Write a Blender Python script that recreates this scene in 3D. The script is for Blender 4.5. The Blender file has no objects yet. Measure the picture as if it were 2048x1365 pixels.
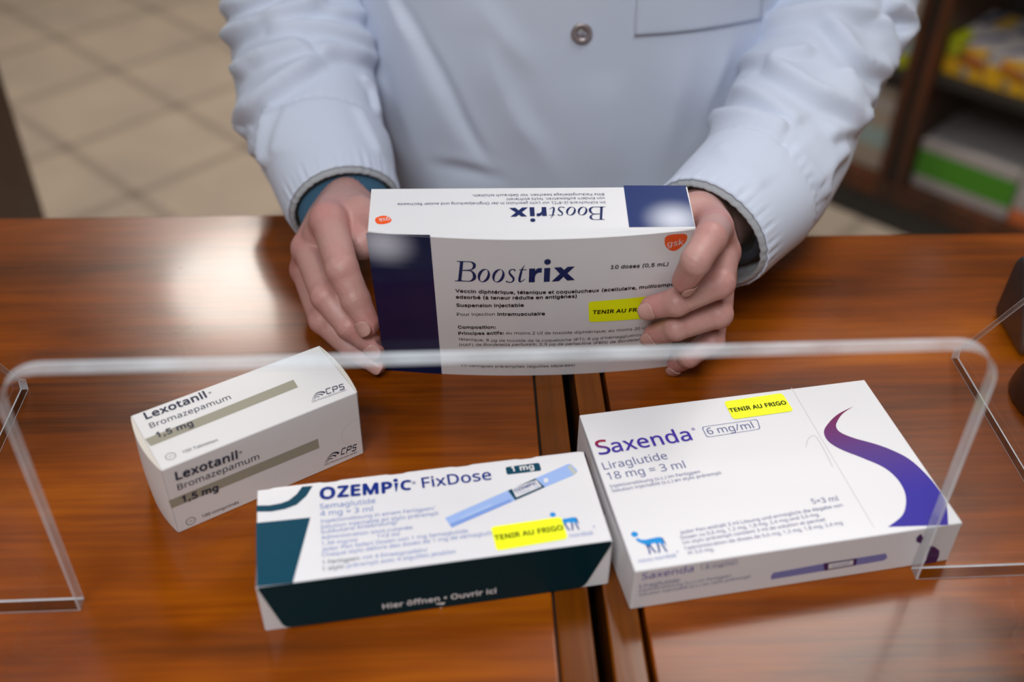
import bpy, bmesh, math, random
import numpy as np
from mathutils import Vector, Matrix
from mathutils.bvhtree import BVHTree

scene = bpy.context.scene
col = scene.collection
rng = np.random.default_rng(7)
random.seed(7)

# ------------------------------------------------------------------ units
# Everything below is laid out in centimetres, with the counter top at z = 0.
COUNTER = 95.0            # height of the counter above the floor (cm)
def M(p):                 # cm -> metres in the world
    return Vector((p[0] * .01, p[1] * .01, (p[2] + COUNTER) * .01))

# ------------------------------------------------------------------ camera
F_PX, PITCH, ROLL = 2114.3, .6787, .01466
CAM = np.array([0., 0., 44.4])
_c, _s = math.cos(PITCH), math.sin(PITCH)
FWD = np.array([0, _c, -_s]); _u = np.array([0, _s, _c]); _r = np.array([1., 0, 0])
RT = math.cos(ROLL) * _r + math.sin(ROLL) * _u
UP = -math.sin(ROLL) * _r + math.cos(ROLL) * _u
cam_data = bpy.data.cameras.new('camera')
cam = bpy.data.objects.new('camera', cam_data)
col.objects.link(cam)
cam.matrix_world = Matrix(((RT[0], UP[0], -FWD[0], 0), (RT[1], UP[1], -FWD[1], 0), (RT[2], UP[2], -FWD[2], 0), (0, 0, 0, 1)))
cam.location = M(CAM)
cam_data.sensor_width = 36
cam_data.lens = F_PX / 2048 * 36
cam_data.clip_start = .02
cam_data.dof.use_dof = True
cam_data.dof.focus_distance = .632
cam_data.dof.aperture_fstop = 3.4
scene.camera = cam

# ------------------------------------------------------------------ exposure, world, lamps
scene.view_settings.view_transform = 'Standard'
scene.view_settings.look = 'None'
scene.view_settings.gamma = 1
scene.view_settings.use_curve_mapping = False
scene.view_settings.exposure = -.68
world = bpy.data.worlds.new('world'); scene.world = world
world.use_nodes = True
bg = world.node_tree.nodes['Background']
bg.inputs[0].default_value = (.62, .68, .80, 1)
bg.inputs[1].default_value = .2

LAMPS = [  # x, y (cm), size x, size y, power W, colour
    (70, 158, 80, 70, 30, (1, .95, .89)),
    (-84, 288, 60, 60, 66, (1, .93, .85)),
    (170, 330, 60, 60, 12, (1, .95, .88)),
    (-150, 110, 60, 60, 16, (.93, .96, 1)),
    (38, 22, 80, 60, 15, (.94, .97, 1)),
    (-45, -75, 80, 80, 52, (.94, .97, 1)),  # unseen lamp added as frontal fill, mainly for the coat
]
CEIL = 165.0
for i, (x, y, sx, sy, w, c) in enumerate(LAMPS):
    ld = bpy.data.lights.new('ceiling_lamp', 'AREA'); ld.shape = 'ELLIPSE' if i == 1 else 'RECTANGLE'
    ld.size, ld.size_y, ld.energy, ld.color = sx * .01, sy * .01, w, c
    lo = bpy.data.objects.new('ceiling_lamp', ld); col.objects.link(lo)
    lo.location = M((x, y, CEIL - 2.2))

# ------------------------------------------------------------------ helpers: looking through the camera
def ray(px, py):
    return (px - 1024) / F_PX * RT - (py - 682.5) / F_PX * UP + FWD
def at(px, py, x=None, y=None, z=None, p=None, n=None):
    d = ray(px, py)
    if x is not None: s = (x - CAM[0]) / d[0]
    elif y is not None: s = (y - CAM[1]) / d[1]
    elif z is not None: s = (z - CAM[2]) / d[2]
    else: s = ((np.asarray(p) - CAM) @ n) / (d @ n)
    return CAM + s * d

# ------------------------------------------------------------------ helpers: objects
def tag(o, label=None, cat=None, group=None, kind=None):
    if label: o['label'] = label
    if cat: o['category'] = cat
    if group: o['group'] = group
    if kind: o['kind'] = kind
    return o
def wloc(o):
    v = Vector((0, 0, 0))
    while o is not None:
        v += o.location; o = o.parent
    return v
def empty(name, base, label=None, cat=None, group=None, kind=None):
    o = bpy.data.objects.new(name, None); col.objects.link(o)
    o.location = M(base); o.empty_display_size = .02
    return tag(o, label, cat, group, kind)
def mesh(name, verts, faces, mats, parent=None, mi=None, smooth=False, base=None, colors=None, label=None):
    """verts in cm (counter-top frame) -> one mesh object"""
    me = bpy.data.meshes.new(name)
    v = np.asarray(verts, dtype=float) * .01
    v[:, 2] += COUNTER * .01
    org = wloc(parent) if parent is not None else (M(base) if base is not None else Vector((0, 0, 0)))
    v = v - np.array(org)
    me.from_pydata(v.tolist(), [], [list(map(int, f)) for f in faces])
    if not isinstance(mats, (list, tuple)): mats = [mats]
    for m in mats: me.materials.append(m)
    if mi is not None: me.polygons.foreach_set('material_index', np.asarray(mi, dtype=np.int32))
    if smooth: me.polygons.foreach_set('use_smooth', np.ones(len(me.polygons), dtype=bool))
    if colors is not None:
        a = me.color_attributes.new('tint', 'FLOAT_COLOR', 'POINT')
        a.data.foreach_set('color', np.asarray(colors, dtype=np.float32).reshape(-1))
    me.update()
    o = bpy.data.objects.new(name, me); col.objects.link(o)
    if parent is not None: o.parent = parent
    elif base is not None: o.location = org
    if label: o['label'] = label
    return o
class MB:
    """collects shapes (cm) with material slots into one mesh"""
    def __init__(s): s.v, s.f, s.m, s.c = [], [], [], []
    def add(s, v, f, m=0, c=None):
        n = len(s.v); s.v += [tuple(map(float, p)) for p in v]
        s.f += [[int(i) + n for i in q] for q in f]; s.m += [m] * len(f)
        s.c += list(c) if c is not None else [(1, 1, 1, 1)] * len(v)
        return s
    def box(s, o, ex, ey, ez, a, b, c, m=0, bev=.05, seg=2):
        """box with corner o, edges a*ex b*ey c*ez, rounded edges"""
        bm = bmesh.new(); bmesh.ops.create_cube(bm, size=1)
        for v in bm.verts: v.co = Vector(((v.co.x + .5) * a, (v.co.y + .5) * b, (v.co.z + .5) * c))
        if bev > 0:
            bmesh.ops.bevel(bm, geom=bm.edges[:], offset=min(bev, a * .45, b * .45, c * .45), segments=seg, profile=.5, affect='EDGES')
        bmesh.ops.recalc_face_normals(bm, faces=bm.faces[:])
        bm.verts.index_update()
        o, ex, ey, ez = map(np.asarray, (o, ex, ey, ez))
        s.add([o + v.co.x * ex + v.co.y * ey + v.co.z * ez for v in bm.verts], [[v.index for v in f.verts] for f in bm.faces], m)
        bm.free(); return s
    def abox(s, x0, x1, y0, y1, z0, z1, m=0, bev=.1, seg=2):
        return s.box((x0, y0, z0), (1, 0, 0), (0, 1, 0), (0, 0, 1), x1 - x0, y1 - y0, z1 - z0, m, bev, seg)
    def prism(s, pts, d, m=0):
        """closed polygon pts (3-D) pushed along d"""
        n = len(pts); d = np.asarray(d)
        s.add([np.asarray(p) for p in pts] + [np.asarray(p) + d for p in pts],
              [list(range(n))[::-1], list(range(n, 2 * n))] + [[i, (i + 1) % n, n + (i + 1) % n, n + i] for i in range(n)], m)
        return s
    def out(s, name, mats, parent=None, smooth=False, base=None, colors=False, label=None, fix=False):
        o = mesh(name, s.v, s.f, mats, parent, s.m, smooth, base, s.c if colors else None, label)
        if fix:
            bm = bmesh.new(); bm.from_mesh(o.data); bmesh.ops.recalc_face_normals(bm, faces=bm.faces[:]); bm.to_mesh(o.data); bm.free()
        return o
def autosmooth(o, ang=10):
    me = o.data; me.polygons.foreach_set('use_smooth', np.ones(len(me.polygons), dtype=bool))
    me.set_sharp_from_angle(angle=math.radians(ang))

# ------------------------------------------------------------------ helpers: materials
def srgb(h):
    h = h.lstrip('#'); c = [int(h[i:i + 2], 16) / 255 for i in (0, 2, 4)]
    return tuple(x / 12.92 if x <= .04045 else ((x + .055) / 1.055) ** 2.4 for x in c) + (1,)
def mat(name, color, rough=.5, spec=.5, metal=0, coat=0, sss=0, bump=None, vary=None, attr=False, coat_rough=.1):
    m = bpy.data.materials.new(name); m.use_nodes = True
    nt = m.node_tree; b = nt.nodes['Principled BSDF']
    c = srgb(color) if isinstance(color, str) else tuple(color) + ((1,) if len(color) == 3 else ())
    b.inputs['Base Color'].default_value = c
    b.inputs['Roughness'].default_value = rough
    b.inputs['Specular IOR Level'].default_value = spec
    b.inputs['Metallic'].default_value = metal
    b.inputs['Coat Weight'].default_value = coat; b.inputs['Coat Roughness'].default_value = coat_rough
    if sss:
        b.inputs['Subsurface Weight'].default_value = sss
        b.inputs['Subsurface Radius'].default_value = (.008, .003, .0015); b.inputs['Subsurface Scale'].default_value = 1
    tc = nt.nodes.new('ShaderNodeTexCoord')
    if vary:                     # (scale, amount): gentle mottling of the colour
        n = nt.nodes.new('ShaderNodeTexNoise'); n.inputs['Scale'].default_value = vary[0]; n.inputs['Detail'].default_value = 4
        nt.links.new(tc.outputs['Object'], n.inputs['Vector'])
        mx = nt.nodes.new('ShaderNodeMix'); mx.data_type = 'RGBA'; mx.blend_type = 'MULTIPLY'
        rr = nt.nodes.new('ShaderNodeMapRange'); rr.inputs[1].default_value = .3; rr.inputs[2].default_value = .7
        rr.inputs[3].default_value = 1 - vary[1]; rr.inputs[4].default_value = 1 + vary[1]
        nt.links.new(n.outputs[0], rr.inputs[0]); mx.inputs[0].default_value = 1
        mx.inputs[6].default_value = c; nt.links.new(rr.outputs[0], mx.inputs[7]); nt.links.new(mx.outputs[2], b.inputs['Base Color'])
    if attr:                     # colour printed per vertex (gradients in the printed artwork, skin tone)
        a = nt.nodes.new('ShaderNodeAttribute'); a.attribute_name = 'tint'
        nt.links.new(a.outputs['Color'], b.inputs['Base Color'])
    if bump:                     # (scale, strength, distance m)
        n = nt.nodes.new('ShaderNodeTexNoise'); n.inputs['Scale'].default_value = bump[0]; n.inputs['Detail'].default_value = 3
        nt.links.new(tc.outputs['Object'], n.inputs['Vector'])
        bp = nt.nodes.new('ShaderNodeBump'); bp.inputs['Strength'].default_value = bump[1]; bp.inputs['Distance'].default_value = bump[2]
        nt.links.new(n.outputs[0], bp.inputs['Height']); nt.links.new(bp.outputs[0], b.inputs['Normal'])
    return m

def wood(name, dark, mid, light, rough=.22, yaw=0., grain=1., coat=.18, along='X'):
    m = bpy.data.materials.new(name); m.use_nodes = True
    nt = m.node_tree; N = nt.nodes; Lk = nt.links; b = N['Principled BSDF']
    tc = N.new('ShaderNodeTexCoord'); mp = N.new('ShaderNodeMapping'); mp.inputs['Rotation'].default_value = (0, 0, -yaw)
    Lk.new(tc.outputs['Object'], mp.inputs[0])
    def noise(sx, sy, sz, detail, dist=0):
        q = N.new('ShaderNodeMapping'); q.inputs['Scale'].default_value = (sx, sy, sz) if along == 'X' else ((sy, sx, sz) if along == 'Y' else (sy, sz, sx))
        Lk.new(mp.outputs[0], q.inputs[0])
        n = N.new('ShaderNodeTexNoise'); n.inputs['Scale'].default_value = 1; n.inputs['Detail'].default_value = detail; n.inputs['Distortion'].default_value = dist
        Lk.new(q.outputs[0], n.inputs['Vector']); return n.outputs[0]
    def math_(op, a, c):
        n = N.new('ShaderNodeMath'); n.operation = op
        for i, x in enumerate((a, c)):
            if isinstance(x, (int, float)): n.inputs[i].default_value = x
            else: Lk.new(x, n.inputs[i])
        return n.outputs[0]
    broad = noise(1.6, 13, 13, 4, .6); fine = noise(9, 260, 260, 5, .2); flame = noise(5, 32, 30, 5, 1.3); blot = noise(9, 9, 9, 3)
    s = math_('ADD', math_('MULTIPLY', broad, .46), math_('ADD', math_('MULTIPLY', fine, .16 * grain), math_('ADD', math_('MULTIPLY', flame, .24), math_('MULTIPLY', blot, .16))))
    cr = N.new('ShaderNodeValToRGB'); e = cr.color_ramp.elements
    e[0].position, e[0].color = .38, srgb(dark); e[1].position, e[1].color = .66, srgb(light)
    k = e.new(.53); k.color = srgb(mid)
    Lk.new(s, cr.inputs[0]); Lk.new(cr.outputs[0], b.inputs['Base Color'])
    b.inputs['Specular IOR Level'].default_value = .3
    rr = N.new('ShaderNodeMapRange'); rr.inputs[3].default_value = rough * .75; rr.inputs[4].default_value = rough * 1.35
    Lk.new(blot, rr.inputs[0]); Lk.new(rr.outputs[0], b.inputs['Roughness'])
    b.inputs['Coat Weight'].default_value = coat; b.inputs['Coat Roughness'].default_value = .11
    sc = noise(110, 330, 200, 2)
    bp = N.new('ShaderNodeBump'); bp.inputs['Strength'].default_value = .10; bp.inputs['Distance'].default_value = .0006
    Lk.new(math_('ADD', math_('MULTIPLY', fine, .5), math_('ADD', math_('MULTIPLY', blot, 1.2), math_('MULTIPLY', sc, .3))), bp.inputs['Height'])
    Lk.new(bp.outputs[0], b.inputs['Normal'])
    return m

YAW = .0501                     # the counters stand at this small angle to the camera
Mw = {}
wood_top = wood('varnished_cherry_wood', '#481f00', '#803b00', '#a45500', rough=.27, yaw=YAW)
wood_strip = wood('varnished_edge_strip', '#3c1b00', '#683300', '#824400', rough=.18, yaw=YAW, along='Y')
wood_dark = wood('dark_stained_wood', '#241004', '#452008', '#64300e', rough=.4, coat=.1, along='Z')
black_gap = mat('dark_joint', '#0b0604', .8)
paper = mat('white_coated_card', (.745, .725, .745), .34, .45)
paper_m = mat('white_matt_card', (.71, .685, .685), .45, .4)
paper_in = mat('raw_card', (.66, .60, .53), .7, .2)
def ink(name, c, rough=.45, **k): Mw[name] = mat('ink_' + name, c, rough, .13, **k); return Mw[name]
ink('ink', '#2a2e44'); ink('taupe', '#9a9484'); ink('ozblue', '#0b2a7e'); ink('softblue', '#6c83bd'); ink('teal', '#003f54')
ink('tealdark', '#02272f', .4); ink('white', (.74, .72, .73)); ink('penblue', '#9bb4e6'); ink('penblue2', '#7c9ad8'); ink('penlight', '#adc2ea'); ink('pengrey', '#b9bdb8')
ink('purple', '#43309c'); ink('sgrad', '#7b2f74', attr=True); ink('saxink', '#5a6190'); ink('swoosh', '#4a2d90', .42, attr=True); ink('penviolet', '#7f7db4'); ink('purpled', '#4b2a5c')
ink('navy', '#071f58'); ink('inkbk', '#1c1b22'); ink('orange', '#f0561c'); ink('navyfront', '#0a1c5e', .4, attr=True); ink('navytop', '#0a1c5e', .4, attr=True)
ink('black', '#15150c'); ink('crease', (.60, .57, .56)); ink('bullblue', '#1e8fd8'); ink('bulldark', '#23408a')
Mw['yellow'] = mat('fluorescent_yellow_paper', (.93, .98, .0), .5, .35)

# ------------------------------------------------------------------ the room
def floor_material():
    m = bpy.data.materials.new('beige_floor_tiles'); m.use_nodes = True
    nt = m.node_tree; N = nt.nodes; Lk = nt.links; b = N['Principled BSDF']
    tc = N.new('ShaderNodeTexCoord'); sep = N.new('ShaderNodeSeparateXYZ'); Lk.new(tc.outputs['Object'], sep.inputs[0])
    def mth(op, a, c=0., d=None):
        n = N.new('ShaderNodeMath'); n.operation = op
        for i, x in enumerate((a, c) + ((d,) if d is not None else ())):
            if isinstance(x, (int, float)): n.inputs[i].default_value = x
            else: Lk.new(x, n.inputs[i])
        return n.outputs[0]
    pitch = .344; ox, oy = -1.224, 3.015
    x, y = mth('SUBTRACT', sep.outputs[0], ox), mth('SUBTRACT', sep.outputs[1], oy)
    c1, s1 = math.cos(math.radians(-43)), math.sin(math.radians(-43))
    def band(cx, cy):
        t = mth('ADD', mth('MULTIPLY', x, cx / pitch), mth('MULTIPLY', y, cy / pitch))
        fr = mth('FRACT', mth('ADD', t, 100.5)); dd = mth('ABSOLUTE', mth('SUBTRACT', fr, .5))
        r = N.new('ShaderNodeMapRange'); r.interpolation_type = 'SMOOTHSTEP'
        r.inputs[1].default_value = .040; r.inputs[2].default_value = .055; r.inputs[3].default_value = 1; r.inputs[4].default_value = 0
        Lk.new(dd, r.inputs[0]); return r.outputs[0]
    b1, b2 = band(c1, s1), band(-s1, c1)
    k = mth('ADD', mth('MULTIPLY', b1, .5), mth('MULTIPLY', b2, .5))
    n = N.new('ShaderNodeTexNoise'); n.inputs['Scale'].default_value = 4.5; n.inputs['Detail'].default_value = 5; Lk.new(tc.outputs['Object'], n.inputs['Vector'])
    cr = N.new('ShaderNodeValToRGB'); e = cr.color_ramp.elements; e[0].position, e[0].color = .3, srgb('#a99a8c'); e[1].position, e[1].color = .7, srgb('#b9a896'); Lk.new(n.outputs[0], cr.inputs[0])
    mx = N.new('ShaderNodeMix'); mx.data_type = 'RGBA'; Lk.new(k, mx.inputs[0]); Lk.new(cr.outputs[0], mx.inputs[6]); mx.inputs[7].default_value = srgb('#7f7266')
    Lk.new(mx.outputs[2], b.inputs['Base Color']); b.inputs['Roughness'].default_value = .35
    return m
plaster = mat('cream_wall_paint', '#b4aa98', .8, .2, vary=(3, .04))
ceil_m = mat('white_ceiling_paint', '#7d7a73', .9, .1)
def structure(name, x0, x1, y0, y1, z0, z1, m):
    mb = MB(); mb.abox(x0, x1, y0, y1, z0, z1, 0, 0)
    return tag(mb.out(name, [m]), kind='structure')
FLOOR = -COUNTER
structure('floor', -330, 330, -220, 520, FLOOR - 10, FLOOR, floor_material())
structure('ceiling', -330, 330, -220, 520, CEIL, CEIL + 10, ceil_m)
structure('wall_left', -340, -330, -220, 520, FLOOR, CEIL, plaster)
structure('wall_right', 330, 340, -220, 520, FLOOR, CEIL, plaster)
structure('wall_back', -330, 330, 520, 530, FLOOR, CEIL, plaster)
structure('wall_front', -330, 330, -230, -220, FLOOR, CEIL, plaster)
metal_w = mat('white_lamp_frame', '#dcdcda', .4)
for i, (x, y, sx, sy, w, c) in enumerate(LAMPS):
    r = empty('ceiling_light', (x, y, CEIL), ['square ceiling panel light above the tiled floor just behind the person', 'round ceiling light over the tiled floor at back left', 'square ceiling panel light above the medicine shelves', 'square ceiling panel light above the dark cabinet', 'large ceiling panel light directly above the counter', 'added fill light panel above the customer side, left'][i], 'ceiling light', 'ceiling panel lights')
    mb = MB(); hx, hy = sx / 2, sy / 2
    if i == 1:                       # the round one
        n = 48; prof = [(hx, -.05), (hx, -2.5), (hx + 2, -2.5), (hx + 2, -.05)]
        mb.add([(x + r_ * math.cos(t), y + r_ * math.sin(t), CEIL + z_) for r_, z_ in prof for t in np.linspace(0, 2 * math.pi, n, endpoint=False)], [[k * n + q, k * n + (q + 1) % n, (k + 1) * n + (q + 1) % n, (k + 1) * n + q] for k in range(3) for q in range(n)])
    else:
      for a_ in ((-hx - 2, -hx, -hy - 2, hy + 2), (hx, hx + 2, -hy - 2, hy + 2), (-hx, hx, -hy - 2, -hy), (-hx, hx, hy, hy + 2)):
          mb.abox(x + a_[0], x + a_[1], y + a_[2], y + a_[3], CEIL - 2.5, CEIL - .05, 0, .2)
    mb.out('frame', [metal_w], r)

# ------------------------------------------------------------------ the two counters
CU, CV = np.array([math.cos(YAW), math.sin(YAW), 0]), np.array([-math.sin(YAW), math.cos(YAW), 0]); CZ = np.array([0, 0, 1.])
def cbox(mb, u0, u1, v0, v1, z0, z1, m=0, bev=.12): mb.box(u0 * CU + v0 * CV + z0 * CZ, CU, CV, CZ, u1 - u0, v1 - v0, z1 - z0, m, bev, 3)
def counter(label, parts, cab, vback):
    u0, u1 = cab
    r = empty('shop_counter', (u0 + u1) / 2 * CU + 35 * CV + FLOOR * CZ, label, 'counter')
    for nm, a0, a1, m in parts:
        mb = MB(); cbox(mb, a0, a1, 6, vback, -3.2, 0); autosmooth(mb.out(nm, [m], r))
    mb = MB(); cbox(mb, u0 + .01, u1 - .01, 8, vback - 4, FLOOR + 8, -3.25, 0); autosmooth(mb.out('cabinet_body', [wood_dark], r))
    mb = MB(); cbox(mb, u0 + 3, u1 - 3, 12, vback - 8, FLOOR, FLOOR + 8, 0); mb.out('plinth', [black_gap], r)
    mb = MB()
    for a0, a1, _, _ in [(p[1], p[2], 0, 0) for p in parts][:-1] if parts[0][0] == 'worktop' else []:
        cbox(mb, a1 - .04, a1 + .34, 6.3, vback - .3, -2.8, -.28, 0, 0)
    if mb.v: mb.out('joint', [black_gap], r)
counter('cherry wood counter top at left, under the small striped carton', [('worktop', -140, 3.96, wood_top), ('edge_strip', 4.08, 5.85, wood_strip)], (-140, 5.85), 71.2)
counter('cherry wood counter top at right, under the wide flat carton', [('edge_strip', 6.62, 8.3, wood_strip), ('worktop', 8.6, 150, wood_top)], (6.62, 150), 67.3)

# ------------------------------------------------------------------ acrylic screen with its pass-through
def acrylic():
    m = bpy.data.materials.new('clear_acrylic_sheet'); m.use_nodes = True; nt = m.node_tree; N = nt.nodes; N.remove(N['Principled BSDF'])
    t = N.new('ShaderNodeBsdfTransparent'); t.inputs[0].default_value = (.985, .99, .99, 1)
    g = N.new('ShaderNodeBsdfGlossy'); g.inputs['Roughness'].default_value = .02
    fr = N.new('ShaderNodeLayerWeight'); fr.inputs[0].default_value = .5
    pw = N.new('ShaderNodeMath'); pw.operation = 'POWER'; pw.inputs[1].default_value = 4
    mx = N.new('ShaderNodeMixShader'); L = nt.links
    ml = N.new('ShaderNodeMath'); ml.operation = 'MULTIPLY_ADD'; ml.inputs[1].default_value = .35; ml.inputs[2].default_value = .018; L.new(fr.outputs['Facing'], pw.inputs[0]); L.new(pw.outputs[0], ml.inputs[0])
    L.new(ml.outputs[0], mx.inputs[0]); L.new(t.outputs[0], mx.inputs[1]); L.new(g.outputs[0], mx.inputs[2]); L.new(mx.outputs[0], N['Material Output'].inputs[0])
    return m
def acrylic_edge(name, lo, hi):
    m = bpy.data.materials.new(name); m.use_nodes = True; nt = m.node_tree; N = nt.nodes; N.remove(N['Principled BSDF']); L = nt.links
    t = N.new('ShaderNodeBsdfTransparent'); t.inputs[0].default_value = (.90, .95, .98, 1)
    p = N.new('ShaderNodeBsdfPrincipled'); p.inputs['Base Color'].default_value = (.78, .82, .87, 1); p.inputs['Roughness'].default_value = .15; p.inputs['Specular IOR Level'].default_value = .9  # white base imitates light scattered and glinting in the clear edge
    tc = N.new('ShaderNodeTexCoord'); n = N.new('ShaderNodeTexNoise'); n.inputs['Scale'].default_value = 28; n.inputs['Detail'].default_value = 3; L.new(tc.outputs['Object'], n.inputs[0])
    r = N.new('ShaderNodeMapRange'); r.inputs[1].default_value = .3; r.inputs[2].default_value = .7; r.inputs[3].default_value = lo; r.inputs[4].default_value = hi; L.new(n.outputs[0], r.inputs[0])
    bp = N.new('ShaderNodeBump'); bp.inputs['Strength'].default_value = .35; bp.inputs['Distance'].default_value = .002; L.new(n.outputs[0], bp.inputs['Height']); L.new(bp.outputs[0], p.inputs['Normal'])
    mx = N.new('ShaderNodeMixShader'); L.new(r.outputs[0], mx.inputs[0]); L.new(t.outputs[0], mx.inputs[1]); L.new(p.outputs[0], mx.inputs[2]); L.new(mx.outputs[0], N['Material Output'].inputs[0])
    return m
acr, acr_e, acr_b = acrylic(), acrylic_edge('acrylic_edge_painted_scatter', .30, .55), acrylic_edge('acrylic_bevel_painted_glint', .62, .9)
SA = np.array([-23.6, 32.68, 0.]); SD = np.array([.998, .0634, 0]); SD /= np.linalg.norm(SD); SN = np.array([-SD[1], SD[0], 0])
TH = .8
def extruded_sheet(name, pts3, push, parent, bev=.07):
    """clear faces, polished edges whitened to imitate scattered light and glints"""
    bm = bmesh.new(); n = len(pts3)
    lo = [bm.verts.new(tuple(p)) for p in pts3]; hi = [bm.verts.new(tuple(np.asarray(p) + push)) for p in pts3]
    f1 = bm.faces.new(lo[::-1]); f2 = bm.faces.new(hi)
    for i in range(n): bm.faces.new((lo[i], lo[(i + 1) % n], hi[(i + 1) % n], hi[i])).material_index = 1
    bm.normal_update(); bmesh.ops.recalc_face_normals(bm, faces=bm.faces[:])
    ed = list(set(f1.edges[:] + f2.edges[:]))
    r = bmesh.ops.bevel(bm, geom=ed, offset=bev, segments=2, profile=.5, affect='EDGES', material=2)
    bm.verts.index_update()
    o = mesh(name, [v.co[:] for v in bm.verts], [[v.index for v in f.verts] for f in bm.faces], [acr, acr_e, acr_b], parent, [f.material_index for f in bm.faces])
    bm.free(); return o
screen = empty('acrylic_screen', SA + 24 * SD, 'clear acrylic counter screen with a rounded rectangular pass-through and angled side feet', 'screen')
S = lambda s, z: SA + s * SD + z * CZ
L0, R0, TOPZ, r_ = 2.0, 45.1, 15.65, 2.0
arc = lambda cx, cz, a0, a1: [(cx + r_ * math.cos(t), cz + r_ * math.sin(t)) for t in np.linspace(a0, a1, 9)]
pts = [(-13, 0), (L0, 0)] + arc(L0 + r_, TOPZ - r_, math.pi, math.pi / 2) + arc(R0 - r_, TOPZ - r_, math.pi / 2, 0) + [(R0, 0), (60, 0), (60, 58), (-13, 58)]
extruded_sheet('panel', [S(*p) for p in pts], SN * TH, screen)
for tip, s in ((np.array([29.0, 53.9, 0]), 1), (np.array([-30.3, 49.5, 0]), -1)):
    d = (tip - SA) @ SD; back = (tip - SA) @ SN
    base = SA + d * SD
    q = lambda t, z: base + t * SN + z * CZ
    extruded_sheet('side_foot', [q(TH + .02, 0), q(back, 0), q(back + .1, .75), q(back - .5, 1.3), q(TH + .02, back * 1.62)], SD * .5 * s, screen, .05)

# ------------------------------------------------------------------ medicine shelves behind, to the right
HA = np.array([77.24, 230.45, FLOOR]); HD = np.array([.734, -.679, 0]); HD /= np.linalg.norm(HD); HN = np.array([HD[1], -HD[0], 0])   # HN: out towards the shop
def hbox(mb, s0, s1, d0, d1, z0, z1, m=0, bev=.3): mb.box(HA + s0 * HD - d1 * HN + z0 * CZ, HD, HN, CZ, s1 - s0, d1 - d0, z1 - z0, m, bev, 2)
shelf = empty('display_shelf', HA + 20 * HD - 15 * HN, 'dark wooden display shelving with a black plinth, stocked with boxes', 'shelf')
def hpart(name, m, *b):
    mb = MB()
    for q in b: hbox(mb, *q)
    return autosmooth(mb.out(name, [m], shelf))
charcoal = mat('black_plinth_laminate', '#191715', .55)
shelf_in = mat('dark_shelf_board', '#140d09', .6)
hpart('plinth', charcoal, (-70, 110, .6, 40, 0, 7.2))
hpart('bottom_rail', wood_dark, (-70, 110, 0, 40, 7.2, 12.2))
hpart('back_board', shelf_in, (-70, 110, 38, 40, 12.2, 190))
for s0 in (-55, 12.6, 80): hpart('upright', wood_dark, (s0, s0 + 2.3, 0, 38, 12.2, 190), (s0 + 4.2, s0 + 6.6, 0, 38, 12.2, 190))
for s0 in (-55, 12.6, 80): hpart('upright_core', shelf_in, (s0 + 2.2, s0 + 4.3, 1.2, 38, 12.2, 190))
for z in (38, 82, 126): hpart('shelf_board', shelf_in, (19.3, 80, 1, 37.9, z, z + 2.4), (-48.4, 12.5, 1, 37.9, z - 2, z + .6))
hpart('top_board', wood_dark, (-70, 110, 0, 40, 190, 193))
yel, ora, dbl, pal, grn, lime = mat('yellow_print', '#d9a404', .5), mat('orange_print', '#cf6a35', .5), mat('dark_blue_print', '#2c2f63', .5), mat('pale_grey_card', '#a79f9d', .5), mat('green_print', '#3f8a05', .5), mat('lime_print', '#a8ad06', .5)
beige, tealp = mat('beige_card', '#9d8f80', .6), mat('pale_teal_print', '#8fa3a0', .6)
def pack(label, s0, s1, d0, d1, z0, z1, base_m, decor, group):
    mb = MB(); mats = [base_m]
    r = empty('medicine_pack', HA + (s0 + s1) / 2 * HD - (d0 + d1) / 2 * HN + z0 * CZ, label, 'medicine pack', group)
    hbox(mb, s0, s1, d0, d1, z0, z1, 0, .15)
    for face, pts, m in decor:
        if m not in mats: mats.append(m)
        if face == 'f': P = [HA + (s0 + u * (s1 - s0)) * HD - (d0 - .04) * HN + (z0 + v * (z1 - z0)) * CZ for u, v in pts]
        else: P = [HA + (s0 + u * (s1 - s0)) * HD - (d0 + v * (d1 - d0)) * HN + (z1 + .04) * CZ for u, v in pts]
        mb.add(P, [list(range(len(P)))], mats.index(m))
    mb.out('printed_card', mats, r)
def circ(cx, cy, rx, ry): return [(cx + rx * math.cos(t), cy + ry * math.sin(t)) for t in np.linspace(0, 2 * math.pi, 16, endpoint=False)]
for i in range(5):
    s0 = 19.6 + i * 9.1
    dec = [('f', [(0, 0), (1, 0), (1, .62), (0, .62)], yel), ('f', [(.25, .42), (.98, .30), (.98, .62), (.35, .78)], ora), ('f', [(.28, .74), (.98, .70), (.98, 1.0), (.4, .9)], yel), ('f', circ(.55, .18, .13, .14), pal),
           ('t', [(.2, .0), (.35, .0), (.98, .34), (.98, .48), (.5, .22)], dbl), ('t', [(.05, .62), (.25, .55), (.45, .96), (.2, .98)], dbl), ('t', [(.35, .60), (.75, .60), (.8, .95), (.5, .98)], yel)]
    if i == 0: dec += [('f', [(.0, .5), (.5, .5), (.45, 1), (.0, 1)], lime), ('t', [(.0, .0), (.45, .0), (.3, .30), (.0, .35)], lime)]
    pack(['yellow and white pack with a lime corner, first on the upper shelf beside the upright', 'yellow and white pack, second from the upright on the upper shelf', 'yellow and white pack, third from the upright on the upper shelf', 'yellow and white pack, fourth from the upright on the upper shelf', 'yellow and white pack, fifth from the upright on the upper shelf'][i], s0, s0 + 8.8, 3, 25, 40.5, 48.2, pal, dec, 'yellow packs on the upper shelf')
pack('white pack with a broad grass green band on the bottom shelf', 19.8, 42.8, 3, 30, 12.3, 24.2, pal, [('f', [(0, .26), (1, .26), (1, .80), (0, .80)], grn)], None)
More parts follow.
